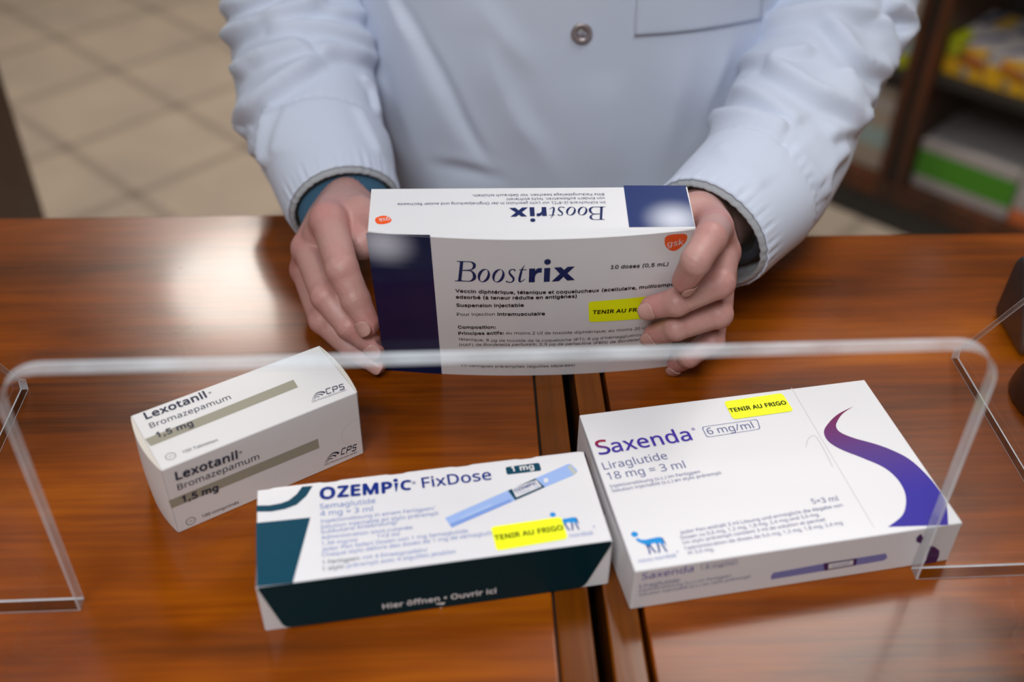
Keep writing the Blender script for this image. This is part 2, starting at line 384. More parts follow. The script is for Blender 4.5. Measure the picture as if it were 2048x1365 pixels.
pack('white pack with an orange lower edge on the bottom shelf', 43.3, 66, 3, 30, 12.3, 24.2, pal, [('f', [(0, 0), (1, 0), (1, .3), (0, .3)], ora), ('f', [(.4, .5), (1, .5), (1, .8), (.4, .8)], grn)], None)
pack('tall beige pack beside the upright, behind the right sleeve', 1.5, 11.5, 3, 22, 12.3, 33, beige, [('f', [(0, .28), (1, .28), (1, .52), (0, .52)], tealp), ('f', [(0, .75), (1, .75), (1, .86), (0, .86)], pal)], None)
pack('grey pack with a lime base on the left bay of the upper shelf', 4, 11.8, 3, 20, 38.7, 62, beige, [('f', [(0, 0), (1, 0), (1, .14), (0, .14)], lime), ('f', [(0, .14), (1, .14), (1, .3), (0, .3)], tealp)], None)
pack('beige pack farther along the bottom shelf, behind the pharmacist', -12, 1, 3, 22, 12.3, 30, beige, [('f', [(0, .3), (1, .3), (1, .5), (0, .5)], pal)], None)

# ------------------------------------------------------------------ dark cabinet behind, to the left
cab = empty('wooden_cabinet', (-110, 105, FLOOR), 'tall dark brown wooden cabinet at left beyond the counter', 'cabinet')
mb = MB(); mb.abox(-150, -69.2, 82, 129, FLOOR, 100, 0, .4); autosmooth(mb.out('carcass', [wood_dark], cab))
mb = MB(); mb.abox(-69.3, -67.8, 82, 130, FLOOR, 100, 0, .35); autosmooth(mb.out('edge_trim', [wood_dark], cab))
mb = MB()
for z in (-60, -10, 40): mb.abox(-148, -71, 81.2, 82.1, z - 18, z + 28, 0, .5)
autosmooth(mb.out('drawer_front', [wood_dark], cab))

# ------------------------------------------------------------------ things at the right edge of the counter
plastic = mat('dark_grey_plastic', '#2c2d2e', .42, bump=(900, .15, .0003)); plastic_l = mat('mid_grey_plastic', '#4a4b4c', .45, bump=(900, .15, .0003)); plastic_b = mat('black_plastic', '#0b0a0a', .35); red_led = mat('red_print', '#8a1a12', .5)
dev = empty('card_terminal', (37, 58, 0), 'dark grey plastic terminal standing at the right edge of the counter', 'terminal')
mb = MB(); mb.prism([np.array((33.5 + dx * .06, 54.0 + y, z)) for y, z, dx in ((0, .4, 0), (.2, .12, 0), (4.7, .12, 0), (5.0, .5, 0), (4.7, 4.6, 0), (4.3, 5.3, 0), (3.7, 5.5, 0), (3.2, 5.2, 0), (.2, .9, 0))], (8.5, .4, 0))
o_ = mb.out('housing', [plastic], dev, fix=True)
bm = bmesh.new(); bm.from_mesh(o_.data); bmesh.ops.bevel(bm, geom=[e for e in bm.edges], offset=.003, segments=3, affect='EDGES', profile=.5); bm.to_mesh(o_.data); bm.free(); autosmooth(o_, 40)
mb = MB(); mb.prism([np.array((34.2, 53.84 + y, z)) for y, z in ((.35, .95), (3.15, 4.95), (3.3, 4.9), (.5, .9))], (7, .3, 0)); mb.out('front_panel', [plastic_l], dev, fix=True)
kb = empty('computer_mouse', (33.2, 49.7, 0), 'small rounded black plastic device on the counter, cut off by the right edge', 'device')
mb = MB(); n1, n2 = 18, 9; vs = []
for j in range(n2 + 1):
    t = j / n2 * math.pi / 2
    for i in range(n1):
        p = 2 * math.pi * i / n1; vs.append((33.4 + 1.9 * math.cos(p) * math.cos(t) ** .5, 49.6 + 2.9 * math.sin(p) * math.cos(t) ** .5, .05 + 2.1 * math.sin(t)))
mb.add(vs, [[j * n1 + i, j * n1 + (i + 1) % n1, (j + 1) * n1 + (i + 1) % n1, (j + 1) * n1 + i] for j in range(n2) for i in range(n1)] + [list(range(n1))[::-1]])
mb.out('shell', [plastic_b], kb, smooth=True)
mb = MB(); mb.abox(33.3, 33.5, 50.2, 51.8, 1.95, 2.25, 0, .05); mb.out('scroll_wheel', [red_led], kb)

# ------------------------------------------------------------------ printing on the cartons
def load_font(fn):
    try:
        import os
        p = os.path.join(bpy.utils.system_resource('DATAFILES'), 'fonts', fn)
        return bpy.data.fonts.load(p)
    except Exception:
        return None
FONTS = {'sans': load_font('NotoSansHebrew-Regular.woff2'), 'inter': load_font('Inter.woff2')}
_tcache = {}
def text_geo(txt, font='sans', bold=0., italic=0.):
    if bold > 0:                  # heavier weight: the outline thickened all round
        v, f = plain_text(txt, font, bold, italic); V, F = [], []
        for i, (dx, dy) in enumerate([(0, 0)] + [(math.cos(a), math.sin(a)) for a in np.linspace(0, 2 * math.pi, 8, endpoint=False)]):
            F += [[q + len(v) * i for q in p] for p in f]; V.append(v + np.array([dx * bold, dy * bold, i * .0016]))
        return np.concatenate(V), F
    return plain_text(txt, font, bold, italic)
def plain_text(txt, font, bold, italic):
    k = (txt, font, bold, italic)
    if k in _tcache: return _tcache[k]
    cu = bpy.data.curves.new('lettering', 'FONT'); cu.body = txt; cu.size = 1
    if FONTS.get(font): cu.font = FONTS[font]
    cu.space_character = 1 + bold * 1.9; cu.shear = italic; cu.fill_mode = 'FRONT'; cu.resolution_u = 3
    o = bpy.data.objects.new('lettering', cu); col.objects.link(o)
    dg = bpy.context.evaluated_depsgraph_get(); dg.update()
    me = o.evaluated_get(dg).to_mesh()
    v = np.array([p.co[:] for p in me.vertices]) if len(me.vertices) else np.zeros((0, 3))
    f = [list(p.vertices) for p in me.polygons]
    o.evaluated_get(dg).to_mesh_clear()
    bpy.data.objects.remove(o); bpy.data.curves.remove(cu)
    _tcache[k] = (v, f); return v, f
def catmull(pts, n=8, closed=False):
    P = np.asarray(pts, float); m = len(P); out = []
    seg = m if closed else m - 1
    for i in range(seg):
        p0, p1, p2, p3 = (P[(i - 1) % m], P[i], P[(i + 1) % m], P[(i + 2) % m]) if closed else (P[max(i - 1, 0)], P[i], P[i + 1], P[min(i + 2, m - 1)])
        for t in np.linspace(0, 1, n, endpoint=False):
            out.append(.5 * (2 * p1 + (p2 - p0) * t + (2 * p0 - 5 * p1 + 4 * p2 - p3) * t * t + (3 * p1 - p0 - 3 * p2 + p3) * t ** 3))
    if not closed: out.append(P[-1])
    return np.array(out)
def stroke(pts, n=8, smooth=True):
    """pts: (x, y, width) -> ribbon verts, quads"""
    P = catmull(pts, n) if smooth else np.asarray(pts, float)
    d = np.gradient(P[:, :2], axis=0); d /= np.linalg.norm(d, axis=1)[:, None] + 1e-9
    nn = np.stack([-d[:, 1], d[:, 0]], 1) * P[:, 2:3] * .5
    L, R = P[:, :2] + nn, P[:, :2] - nn; k = len(P)
    return np.concatenate([L, R]), [[i, k + i, k + i + 1, i + 1] for i in range(k - 1)]
def rounded(pts, r, n=5):
    if r <= 0: return [tuple(p) for p in pts]
    P = [np.asarray(p, float) for p in pts]; out = []
    for i in range(len(P)):
        a, b, c = P[i - 1], P[i], P[(i + 1) % len(P)]
        d1 = (a - b); d2 = (c - b); l1, l2 = np.linalg.norm(d1), np.linalg.norm(d2); q = min(r, l1 * .45, l2 * .45)
        p1, p2 = b + d1 / l1 * q, b + d2 / l2 * q
        for t in np.linspace(0, 1, n): out.append(tuple((1 - t) ** 2 * p1 + 2 * t * (1 - t) * b + t * t * p2))
    return out
def wordmark():
    """the big two-style title word (serif italic, then heavy sans), x to the right, y up, 1895 wide, 315 high"""
    V, Fc = [], []
    def add(v, f):
        n = len(V); V.extend([(float(p[0]) - 75, 490 - float(p[1])) for p in v]); Fc.extend([[i + n for i in q] for q in f])
    def poly(p): add(p, [list(range(len(p)))])
    poly([(172, 180), (222, 180), (177, 484), (127, 484)])
    poly([(122, 172), (315, 172), (315, 183), (200, 185), (175, 200), (165, 186), (120, 182)])
    poly([(78, 481), (120, 478), (130, 462), (180, 462), (186, 476), (290, 479), (290, 490), (75, 491)])
    add(*stroke([(300, 177, 11), (345, 182, 18), (384, 212, 44), (389, 248, 46), (360, 285, 24), (320, 304, 12), (205, 312, 10)]))
    add(*stroke([(205, 317, 10), (320, 318, 14), (366, 345, 34), (388, 395, 52), (378, 440, 46), (330, 477, 20), (285, 485, 12)]))
    for cx in (535, 762):
        n = 36; t = np.linspace(0, 2 * np.pi, n, endpoint=False)
        def el(a, b, rot, sh): 
            x, y = a * np.cos(t), b * np.sin(t); x2 = x * np.cos(rot) - y * np.sin(rot); y2 = x * np.sin(rot) + y * np.cos(rot)
            return np.stack([cx + x2 + sh * -y2, 388 + y2], 1)
        A, B = el(96, 105, 0, .16), el(52, 94, .12, .27)
        add(np.concatenate([A, B]), [[i, (i + 1) % n, n + (i + 1) % n, n + i] for i in range(n)])
    add(*stroke([(1024, 312, 24), (1008, 292, 20), (975, 287, 13), (940, 305, 22), (935, 345, 30), (965, 385, 36), (998, 425, 34), (992, 468, 24), (955, 490, 14), (912, 486, 16), (882, 470, 24)]))
    add(*stroke([(1172, 218, 4), (1130, 285, 22), (1112, 350, 36), (1094, 430, 38), (1096, 474, 30), (1122, 478, 16), (1155, 458, 10), (1182, 438, 6)]))
    poly([(1085, 288), (1200, 287), (1196, 300), (1080, 300)])
    add([(1240, 275), (1332, 275), (1333, 492), (1240, 492)], [[0, 1, 2, 3]])
    poly([(1331, 316), (1352, 287), (1380, 273), (1410, 269), (1437, 270), (1437, 342), (1405, 340), (1368, 350), (1345, 375), (1331, 420)])
    poly([(1475, 272), (1568, 272), (1568, 490), (1475, 490)])
    t = np.linspace(0, 2 * np.pi, 28, endpoint=False); poly(np.stack([1520 + 52 * np.cos(t), 178 + 44 * np.sin(t)], 1))
    poly([(1625, 268), (1737, 266), (1785, 310), (1837, 265), (1950, 263), (1842, 365), (1968, 478), (1845, 481), (1783, 420), (1715, 485), (1598, 489), (1722, 370)])
    return np.array(V) / 1895., Fc
def along(v, f, u0, v0, u1, v1, w, hs=1.):
    """lay a flat shape of natural width w along the baseline (u0,v0)-(u1,v1)"""
    d = np.array([u1 - u0, v1 - v0]); L = np.linalg.norm(d); d /= L; n = np.array([-d[1], d[0]]); s = L / w
    return np.array([u0, v0]) + v[:, :1] * s * d + v[:, 1:2] * s * hs * n, f
BULL = [([(.02, .74), (.14, .78), (.2, .70), (.36, .66), (.6, .68), (.88, .70), (.97, .64), (.97, .40), (.9, .28), (.84, .44), (.72, .36), (.66, .46), (.46, .42), (.40, .30), (.34, .42), (.22, .50), (.10, .60)], 'bullblue'),
        ([(.30, .46), (.40, .40), (.40, .22), (.38, .0), (.31, .0), (.34, .22)], 'bulldark'), ([(.42, .42), (.49, .42), (.52, .24), (.60, .02), (.53, .02), (.46, .2)], 'bulldark'),
        ([(.70, .40), (.78, .36), (.76, .2), (.72, .0), (.65, .0), (.69, .2)], 'bulldark'), ([(.84, .42), (.93, .3), (.95, .18), (.99, .0), (.92, .0), (.89, .16)], 'bulldark'),
        ([(.94, .68), (1.0, .62), (1.03, .4), (1.0, .2), (.98, .42)], 'bulldark')]
def printing(mb, entries, P, mats, gap=.008):
    """P(u, v, h) -> point on the panel lifted by h; mats: list of material keys, extended as needed"""
    def slot(k):
        if k not in mats: mats.append(k)
        return mats.index(k)
    def put(uvs, faces, key, h, c=None): mb.add([P(a[0], a[1], h) for a in uvs], faces, slot(key), c)
    for e in entries:
        k = e[0]
        if k == 't':
            _, txt, u0, v0, u1, v1, mk, fo, b, it, hs = e
            v, f = text_geo(txt, fo, b, it)
            if not len(v): continue
            v = v.copy(); v[:, 0] -= v[:, 0].min()
            q, f = along(v[:, :2], f, u0, v0, u1, v1, v[:, 0].max(), hs); mb.add([P(a_[0], a_[1], gap + .012 + z_) for a_, z_ in zip(q, v[:, 2])], f, slot(mk), [(*(np.array([.036, .02, .28]) * (1 - t_) + np.array([.30, .01, .05]) * t_), 1) for t_ in np.clip((v[:, 1] / max(v[:, 1].max(), .01) - .25) / .6, 0, 1)] if mk == 'sgrad' else None)
        elif k == 'p':
            _, pts, mk, r, lay = e
            h = gap + .003 * lay
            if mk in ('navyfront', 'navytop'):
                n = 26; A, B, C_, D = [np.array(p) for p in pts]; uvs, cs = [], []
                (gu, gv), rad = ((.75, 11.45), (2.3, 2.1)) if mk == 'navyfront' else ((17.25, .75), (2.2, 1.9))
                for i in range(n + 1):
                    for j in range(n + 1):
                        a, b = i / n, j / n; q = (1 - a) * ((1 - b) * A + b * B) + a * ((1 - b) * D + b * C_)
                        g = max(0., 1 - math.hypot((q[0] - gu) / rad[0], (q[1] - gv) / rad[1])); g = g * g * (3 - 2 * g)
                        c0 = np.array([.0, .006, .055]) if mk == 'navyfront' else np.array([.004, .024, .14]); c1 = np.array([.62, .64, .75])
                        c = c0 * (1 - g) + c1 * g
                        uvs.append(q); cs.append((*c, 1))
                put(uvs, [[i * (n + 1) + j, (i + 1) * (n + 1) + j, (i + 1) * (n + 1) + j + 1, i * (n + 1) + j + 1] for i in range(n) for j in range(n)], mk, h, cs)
            elif mk == 'outline':
                o = np.array(rounded(pts, r)); c = o.mean(0); i_ = c + (o - c) * (1 - .09 * np.array([.35, 1.])); n = len(o)
                put(np.concatenate([o, i_]), [[i, (i + 1) % n, n + (i + 1) % n, n + i] for i in range(n)], 'saxink', h)
            elif mk == 'yellow':            # label stock: follows the panel, so cut into strips across
                A, B, C_, D = [np.array(p) for p in pts]; n = 24; L = np.linalg.norm(B - A); uvs = []
                for i in range(n + 1):
                    a = i / n; a = .5 - .5 * math.cos(math.pi * a); dd = min(a, 1 - a) * L; q = 0 if dd >= r else r - math.sqrt(max(0, r * r - (r - dd) ** 2))
                    t_, b_ = (1 - a) * A + a * B, (1 - a) * D + a * C_; w = (t_ - b_) / np.linalg.norm(t_ - b_) * q; uvs += [t_ - w, b_ + w]
                put(uvs, [[2 * i, 2 * i + 1, 2 * i + 3, 2 * i + 2] for i in range(n)], mk, h)
            else:
                q = catmull(pts, 4, True) if mk == 'orange' else rounded(pts, r); put(q, [list(range(len(q)))], mk, h)
        elif k == 'pp': put(e[1], [[i, i + 1, len(e[1]) - 2 - i, len(e[1]) - 1 - i] for i in range(len(e[1]) // 2 - 1)], e[2], gap)
        elif k == 'd':
            t = np.linspace(0, 2 * np.pi, 24, endpoint=False); put([(e[1] + e[3] * math.cos(a), e[2] + e[3] * math.sin(a)) for a in t], [list(range(24))], e[4], gap)
        elif k == 'c':
            t = np.linspace(0, 2 * np.pi, 28, endpoint=False); c = np.array(e[1:3]); o = [c + e[3] * np.array([math.cos(a), math.sin(a)]) for a in t]; i_ = [c + (e[3] - .035) * np.array([math.cos(a), math.sin(a)]) for a in t]
            put(o + i_, [[i, (i + 1) % 28, 28 + (i + 1) % 28, 28 + i] for i in range(28)], e[4], gap)
            put([c + q for q in ((-.12, -.015), (.12, -.015), (.12, .015), (-.12, .015))], [[0, 1, 2, 3]], e[4], gap)
        elif k == 'line':
            v, f = stroke([(a, b, e[2]) for a, b in e[1]], 6, len(e[1]) > 2); put(v, f, e[3], gap)
        elif k == 'ribbon':
            L, R = catmull(e[1], 6), catmull(e[2], 6); n = len(L); cs = []
            vmax, vmin = L[0][1], L[-1][1]
            for q in np.concatenate([L, R]):
                t = (vmax - q[1]) / (vmax - vmin); c0, c1, c2 = np.array([.20, .006, .055]), np.array([.10, .04, .23]), np.array([.035, .022, .33])
                c = c0 + (c1 - c0) * min(1, t / .38) if t < .38 else c1 + (c2 - c1) * min(1, (t - .38) / .35); cs.append((*c, 1))
            put(np.concatenate([L, R]), [[i, n + i, n + i + 1, i + 1] for i in range(n - 1)], e[3], gap, cs)
        elif k == 'word':
            v, f = wordmark(); d = math.hypot(e[3] - e[1], e[4] - e[2]); q, f = along(v, f, *e[1:5], 1., e[5] / (d * 315 / 1895)); put(q, f, e[6], gap + .01)
        elif k == 'cps':
            w = .2
            for s in ([(1.0, 1, w), (.1, 1, w), (.1, 0, w), (.95, 0, w)], [(1.4, -.1, w), (1.4, 1, w), (2.3, 1, w), (2.3, .45, w), (1.4, .45, w)], [(3.6, 1, w), (2.75, 1, w), (2.75, .52, w), (3.55, .52, w), (3.55, 0, w), (2.65, 0, w)]):
                for a, b in zip(s[:-1], s[1:]):
                    v, f = stroke([a, b], 2, False); v = v * np.array([1, 1.]); v[:, 0] += .25 * v[:, 1]
                    q, f = along(v, f, *e[1:5], 3.7, e[5] / (math.hypot(e[3] - e[1], e[4] - e[2]) / 3.7)); put(q, f, e[6], gap)
        elif k == 'arcs':
            for s in ([(0, .05, .02), (.35, .42, .05), (.75, .62, .10), (1.08, .52, .16), (1.25, .30, .20)], [(.2, .1, .02), (.45, .33, .05), (.68, .42, .08), (.9, .30, .13), (.98, .16, .14)], [(.12, .02, .02), (.35, .2, .04), (.5, .24, .06), (.66, .12, .1)]):
                v, f = stroke(s, 6); q, f = along(v * .78, f, *e[1:5], 1.); put(q, f, e[5], gap)
        elif k == 'tab':
            t = np.linspace(math.radians(75), math.radians(262), 20); v, f = stroke([(10.95 + .98 * math.cos(a), 1.95 + .95 * math.sin(a), .02) for a in t], 2, False); put(v, f, e[5], gap)
        elif k == 'bull':
            for pts, mk in BULL:
                v = np.array(pts); q, _ = along(v, None, *e[1:5], 1., 1.0); put(q, [list(range(len(q)))], mk, gap + (.004 if mk == 'bulldark' else .002))
            t = np.linspace(0, 2 * np.pi, 20, endpoint=False)
            q, _ = along(np.stack([.06 + .125 * np.cos(t), .97 + .125 * np.sin(t)], 1), None, *e[1:5], 1.); put(q, [list(range(20))], 'bullblue', gap + .002)

PRINT = {}
PRINT['lt'] = [
('t', 'Lexotanil', 0.591, 4.179, 4.035, 4.117, 'ink', 'sans', 0.022, 0, 1.0),
('t', '®', 4.196, 4.311, 4.355, 4.308, 'ink', 'sans', 0, 0, 1.0),
('t', 'Bromazepamum', 0.577, 3.367, 5.095, 3.252, 'ink', 'sans', 0, 0, 1.0),
('p', [(0.04, 2.722), (0.124, 2.027), (8.612, 2.162), (8.663, 2.905)], 'taupe', 0, 0),
('t', '1,5 mg', 0.621, 2.438, 2.595, 2.335, 'ink', 'sans', 0.022, 0, 1.0),
('t', '100 Tabletten', 1.354, 0.584, 3.243, 0.475, 'ink', 'sans', 0, 0, 1.0),
('c', 0.74, 0.74, 0.27, 'ink'),
('cps', 9.706, 0.765, 10.773, 0.63, 0.42, 'ink'),
('t', 'Cito Pharma Services GmbH', 8.738, 0.548, 10.777, 0.451, 'ink', 'sans', 0, 0, 1.0),
('arcs', 8.791, 0.661, 9.725, 0.702, 'ink'),
]
PRINT['lf'] = [
('t', 'Lexotanil', 0.556, 3.825, 3.942, 3.598, 'ink', 'sans', 0.022, 0, 1.0),
('t', '®', 4.056, 3.865, 4.224, 3.85, 'ink', 'sans', 0, 0, 1.0),
('t', 'Bromazepamum', 0.528, 3.064, 5.08, 2.926, 'ink', 'sans', 0, 0, 1.0),
('p', [(-0.074, 2.618), (-0.039, 1.994), (8.56, 1.895), (8.553, 2.623)], 'taupe', 0, 0),
('t', '1,5 mg', 0.57, 2.111, 2.559, 1.919, 'ink', 'sans', 0.022, 0, 1.0),
('t', '100 comprimés', 1.375, 0.4, 3.48, 0.321, 'ink', 'sans', 0, 0, 1.0),
('c', 0.75, 0.511, 0.27, 'ink'),
('cps', 9.773, 0.686, 10.754, 0.551, 0.42, 'ink'),
('t', 'Cito Pharma Services GmbH', 8.716, 0.391, 10.779, 0.32, 'ink', 'sans', 0, 0, 1.0),
('arcs', 8.76, 0.505, 9.728, 0.628, 'ink'),
('tab', 10.786, 2.316, 11.24, 0.508, 'crease'),
]
PRINT['ot'] = [
('t', 'O', 3.179, 5.181, 4.0, 5.153, 'ozblue', 'sans', 0.042, 0, 1.0),
('t', 'ZEMP', 4.087, 5.185, 6.96, 5.058, 'ozblue', 'sans', 0.042, 0, 1.0),
('t', 'C', 7.371, 5.148, 7.94, 5.092, 'ozblue', 'sans', 0.042, 0, 1.0),
('p', [(7.088, 5.706), (7.312, 5.698), (7.175, 5.069), (7.123, 5.07)], 'ozblue', 0, 0),
('d', 7.184, 5.884, 0.13, 'ozblue'),
('t', '®', 8.012, 5.435, 8.224, 5.437, 'ozblue', 'sans', 0, 0, 1.0),
('t', 'FixDose', 8.53, 5.095, 12.231, 5.113, 'ozblue', 'sans', 0.012, 0, 1.0),
('p', [(13.078, 5.882), (14.934, 5.923), (14.95, 5.315), (13.069, 5.314)], 'teal', 0.12, 0),
('t', '1 mg', 13.362, 5.485, 14.592, 5.506, 'white', 'sans', 0.03, 0, 1.0),
('t', 'Semaglutide', 3.17, 4.493, 6.019, 4.446, 'softblue', 'sans', 0, 0, 1.0),
('t', '4 mg = 3 ml', 3.162, 4.003, 5.841, 3.894, 'softblue', 'sans', 0, 0, 1.0),
('t', 'Injektionslösung in einem Fertigpen/', 3.178, 3.528, 8.996, 3.481, 'softblue', 'sans', 0, 0, 1.0),
('t', 'Solution injectable en stylo prérempli', 3.164, 3.145, 9.117, 3.095, 'softblue', 'sans', 0, 0, 1.0),
('t', 'Subkutane Anwendung/', 3.164, 2.813, 7.035, 2.845, 'softblue', 'sans', 0, 0, 1.0),
('t', 'Administration sous-cutanée', 3.166, 2.439, 7.723, 2.381, 'softblue', 'sans', 0, 0, 1.0),
('t', '1,34 mg/ml', 3.166, 2.062, 4.915, 2.008, 'softblue', 'sans', 0, 0, 1.0),
('t', '1×3 ml', 5.925, 2.067, 7.022, 2.034, 'softblue', 'sans', 0, 0, 1.0),
('t', 'Jeder Pen liefert Dosen von 1 mg Semaglutide.', 3.164, 1.677, 10.528, 1.694, 'softblue', 'sans', 0, 0, 1.0),
('t', 'Chaque stylo délivre des doses de 1 mg de sémaglutide.', 3.164, 1.327, 12.028, 1.36, 'softblue', 'sans', 0, 0, 1.0),
('t', 'mit 4 Einwegnadeln/', 5.134, 0.838, 8.318, 0.811, 'softblue', 'sans', 0, 0, 1.0),
('t', 'prérempli avec 4 aiguilles jetables', 4.334, 0.448, 9.668, 0.478, 'softblue', 'sans', 0, 0, 1.0),
('t', '1 Fertigpen', 3.16, 0.848, 4.963, 0.835, 'teal', 'sans', 0, 0, 1.0),
('t', '1 stylo', 3.145, 0.441, 4.189, 0.451, 'teal', 'sans', 0, 0, 1.0),
('p', [(9.427, 2.847), (9.686, 2.144), (13.18, 3.44), (14.893, 4.099), (16.584, 4.7), (16.815, 4.895), (16.829, 5.075), (16.609, 5.533), (16.455, 5.566), (14.508, 4.807), (12.898, 4.184)], 'penblue', 0, 0),
('p', [(9.593, 2.389), (9.686, 2.144), (13.016, 3.385), (12.948, 3.583)], 'penblue2', 0, 1),
('p', [(16.58, 5.523), (16.781, 4.864), (16.584, 4.7), (16.377, 5.335)], 'pengrey', 0, 1),
('p', [(12.923, 4.18), (14.508, 4.807), (14.893, 4.099), (13.18, 3.44)], 'teal', 0, 1),
('p', [(13.15, 4.284), (14.536, 4.68), (14.723, 4.163), (13.267, 3.634)], 'white', 0, 2),
('t', 'OZEMPIC', 13.28, 3.994, 14.558, 4.389, 'ozblue', 'sans', 0.03, 0, 1.0),
('t', 'FixDose 1 mg', 13.373, 3.79, 14.618, 4.166, 'softblue', 'sans', 0, 0, 1.0),
('p', [(14.936, 4.699), (15.155, 4.735), (15.149, 4.448), (14.931, 4.413)], 'white', 0, 1),
('p', [(10.164, 2.724), (11.886, 3.382), (11.919, 3.273), (10.2, 2.618)], 'penlight', 0, 2),
('p', [(-0.042, 4.095), (2.673, 4.009), (1.726, -0.02), (0.022, 0.012)], 'teal', 0, 0),
('pp', [(2.859, 6.204), (2.517, 5.532), (2.006, 4.998), (1.408, 4.799), (0.718, 4.739), (-0.029, 4.85), (-0.033, 5.284), (0.619, 5.189), (1.214, 5.239), (1.614, 5.379), (2.02, 5.754), (2.312, 6.239)], 'teal'),
('bull', 14.822, 0.957, 16.061, 0.95),
('t', 'novo nordisk', 14.524, 0.513, 16.673, 0.514, 'softblue', 'sans', 0, 0, 1.0),
('t', '®', 16.733, 0.937, 16.866, 0.949, 'softblue', 'sans', 0, 0, 1.0),
]
PRINT['ot_sticker'] = [
('p', [(11.628, 1.851), (15.295, 1.932), (15.326, 0.453), (11.677, 0.274)], 'yellow', 0.2, 0),
('t', 'TENIR AU FRIGO', 11.703, 0.934, 15.23, 1.055, 'black', 'sans', 0.024, 0, 1.0),
]
PRINT['st_sticker'] = [
('p', [(8.575, 11.081), (12.232, 11.186), (12.298, 9.594), (8.588, 9.533)], 'yellow', 0.2, 0),
('t', 'TENIR AU FRIGO', 8.623, 10.117, 12.136, 10.207, 'black', 'sans', 0.024, 0, 1.0),
]
PRINT['bf_sticker'] = [
('p', [(12.641, 7.001), (16.592, 7.093), (16.869, 5.071), (12.805, 5.167)], 'yellow', 0.2, 0),
('t', 'TENIR AU FRIGO', 12.954, 5.915, 16.5, 5.815, 'black', 'sans', 0.024, 0, 1.0),
]
PRINT['of'] = [
('t', 'Hier öffnen • Ouvrir ici', 5.833, 0.611, 11.597, 0.648, 'white', 'sans', 0.02, 0, 1.0),
('p', [(8.49, 0.443), (8.984, 0.444), (8.755, -0.037)], 'white', 0, 0),
]
PRINT['st'] = [
('t', 'S', 0.309, 8.136, 1.037, 8.173, 'sgrad', 'sans', 0.012, 0, 1.0),
('t', 'axenda', 1.091, 8.183, 5.787, 8.352, 'purple', 'sans', 0.012, 0, 1.0),
('t', '®', 5.972, 9.082, 6.181, 9.086, 'purple', 'sans', 0, 0, 1.0),
('p', [(6.59, 9.283), (9.977, 9.334), (9.857, 8.506), (6.603, 8.392)], 'outline', 0.18, 0),
('t', '6 mg/ml', 6.784, 8.606, 9.541, 8.659, 'saxink', 'sans', 0, 0, 1.0),
('t', 'Liraglutide', 0.284, 6.986, 3.964, 7.172, 'saxink', 'sans', 0, 0, 1.0),
('t', '18 mg = 3 ml', 0.321, 6.209, 4.725, 6.346, 'saxink', 'sans', 0, 0, 1.0),
('t', 'Injektionslösung (s.c.) im Fertigpen', 0.264, 5.627, 5.368, 5.829, 'saxink', 'sans', 0, 0, 1.0),
('t', 'Solution injectable (s.c.) en stylo prérempli', 0.284, 5.294, 6.46, 5.54, 'saxink', 'sans', 0, 0, 1.0),
('t', '5×3 ml', 10.452, 2.615, 11.913, 2.585, 'saxink', 'sans', 0, 0, 1.0),
('t', 'Jeder Pen enthält 3 ml Lösung und ermöglicht die Abgabe von', 2.949, 1.882, 11.955, 2.177, 'saxink', 'sans', 0, 0, 1.0),
('t', 'Dosen zu 0,6 mg, 1,2 mg, 1,8 mg, 2,4 mg und 3,0 mg.', 2.897, 1.543, 10.498, 1.78, 'saxink', 'sans', 0, 0, 1.0),
('t', 'Un stylo prérempli contient 3 ml de solution et permet', 2.89, 1.22, 10.659, 1.393, 'saxink', 'sans', 0, 0, 1.0),
('t', "l'administration de doses de 0,6 mg, 1,2 mg, 1,8 mg, 2,4 mg", 2.883, 0.854, 11.425, 1.022, 'saxink', 'sans', 0, 0, 1.0),
('t', 'et 3,0 mg.', 2.928, 0.553, 4.315, 0.549, 'saxink', 'sans', 0, 0, 1.0),
('bull', 0.557, 0.922, 1.987, 0.92),
('t', 'novo nordisk', 0.35, 0.479, 2.33, 0.52, 'softblue', 'sans', 0, 0, 1.0),
('t', '®', 2.378, 0.751, 2.511, 0.759, 'softblue', 'sans', 0, 0, 1.0),
('line', [(12.976, 11.559), (12.911, 0.491)], 0.035, 'crease'),
('line', [(11.818, 6.689), (12.194, 7.26), (12.678, 7.443), (12.731, 6.344), (12.641, 4.961)], 0.05, 'crease'),
('ribbon', [(15.91, 9.37), (14.678, 8.872), (13.749, 8.181), (13.291, 7.61), (13.239, 6.885), (13.656, 6.178), (14.579, 5.301), (15.364, 4.462), (15.696, 3.548), (15.649, 2.558), (15.252, 1.657), (14.651, 0.976), (13.627, 0.434)], [(15.91, 9.37), (15.039, 8.903), (14.438, 8.341), (14.176, 7.916), (14.232, 7.44), (14.787, 6.879), (15.707, 6.257), (16.371, 5.687), (17.025, 4.858), (17.381, 3.753), (17.526, 2.547), (17.433, 1.421), (16.78, -0.003)], 'swoosh'),
]
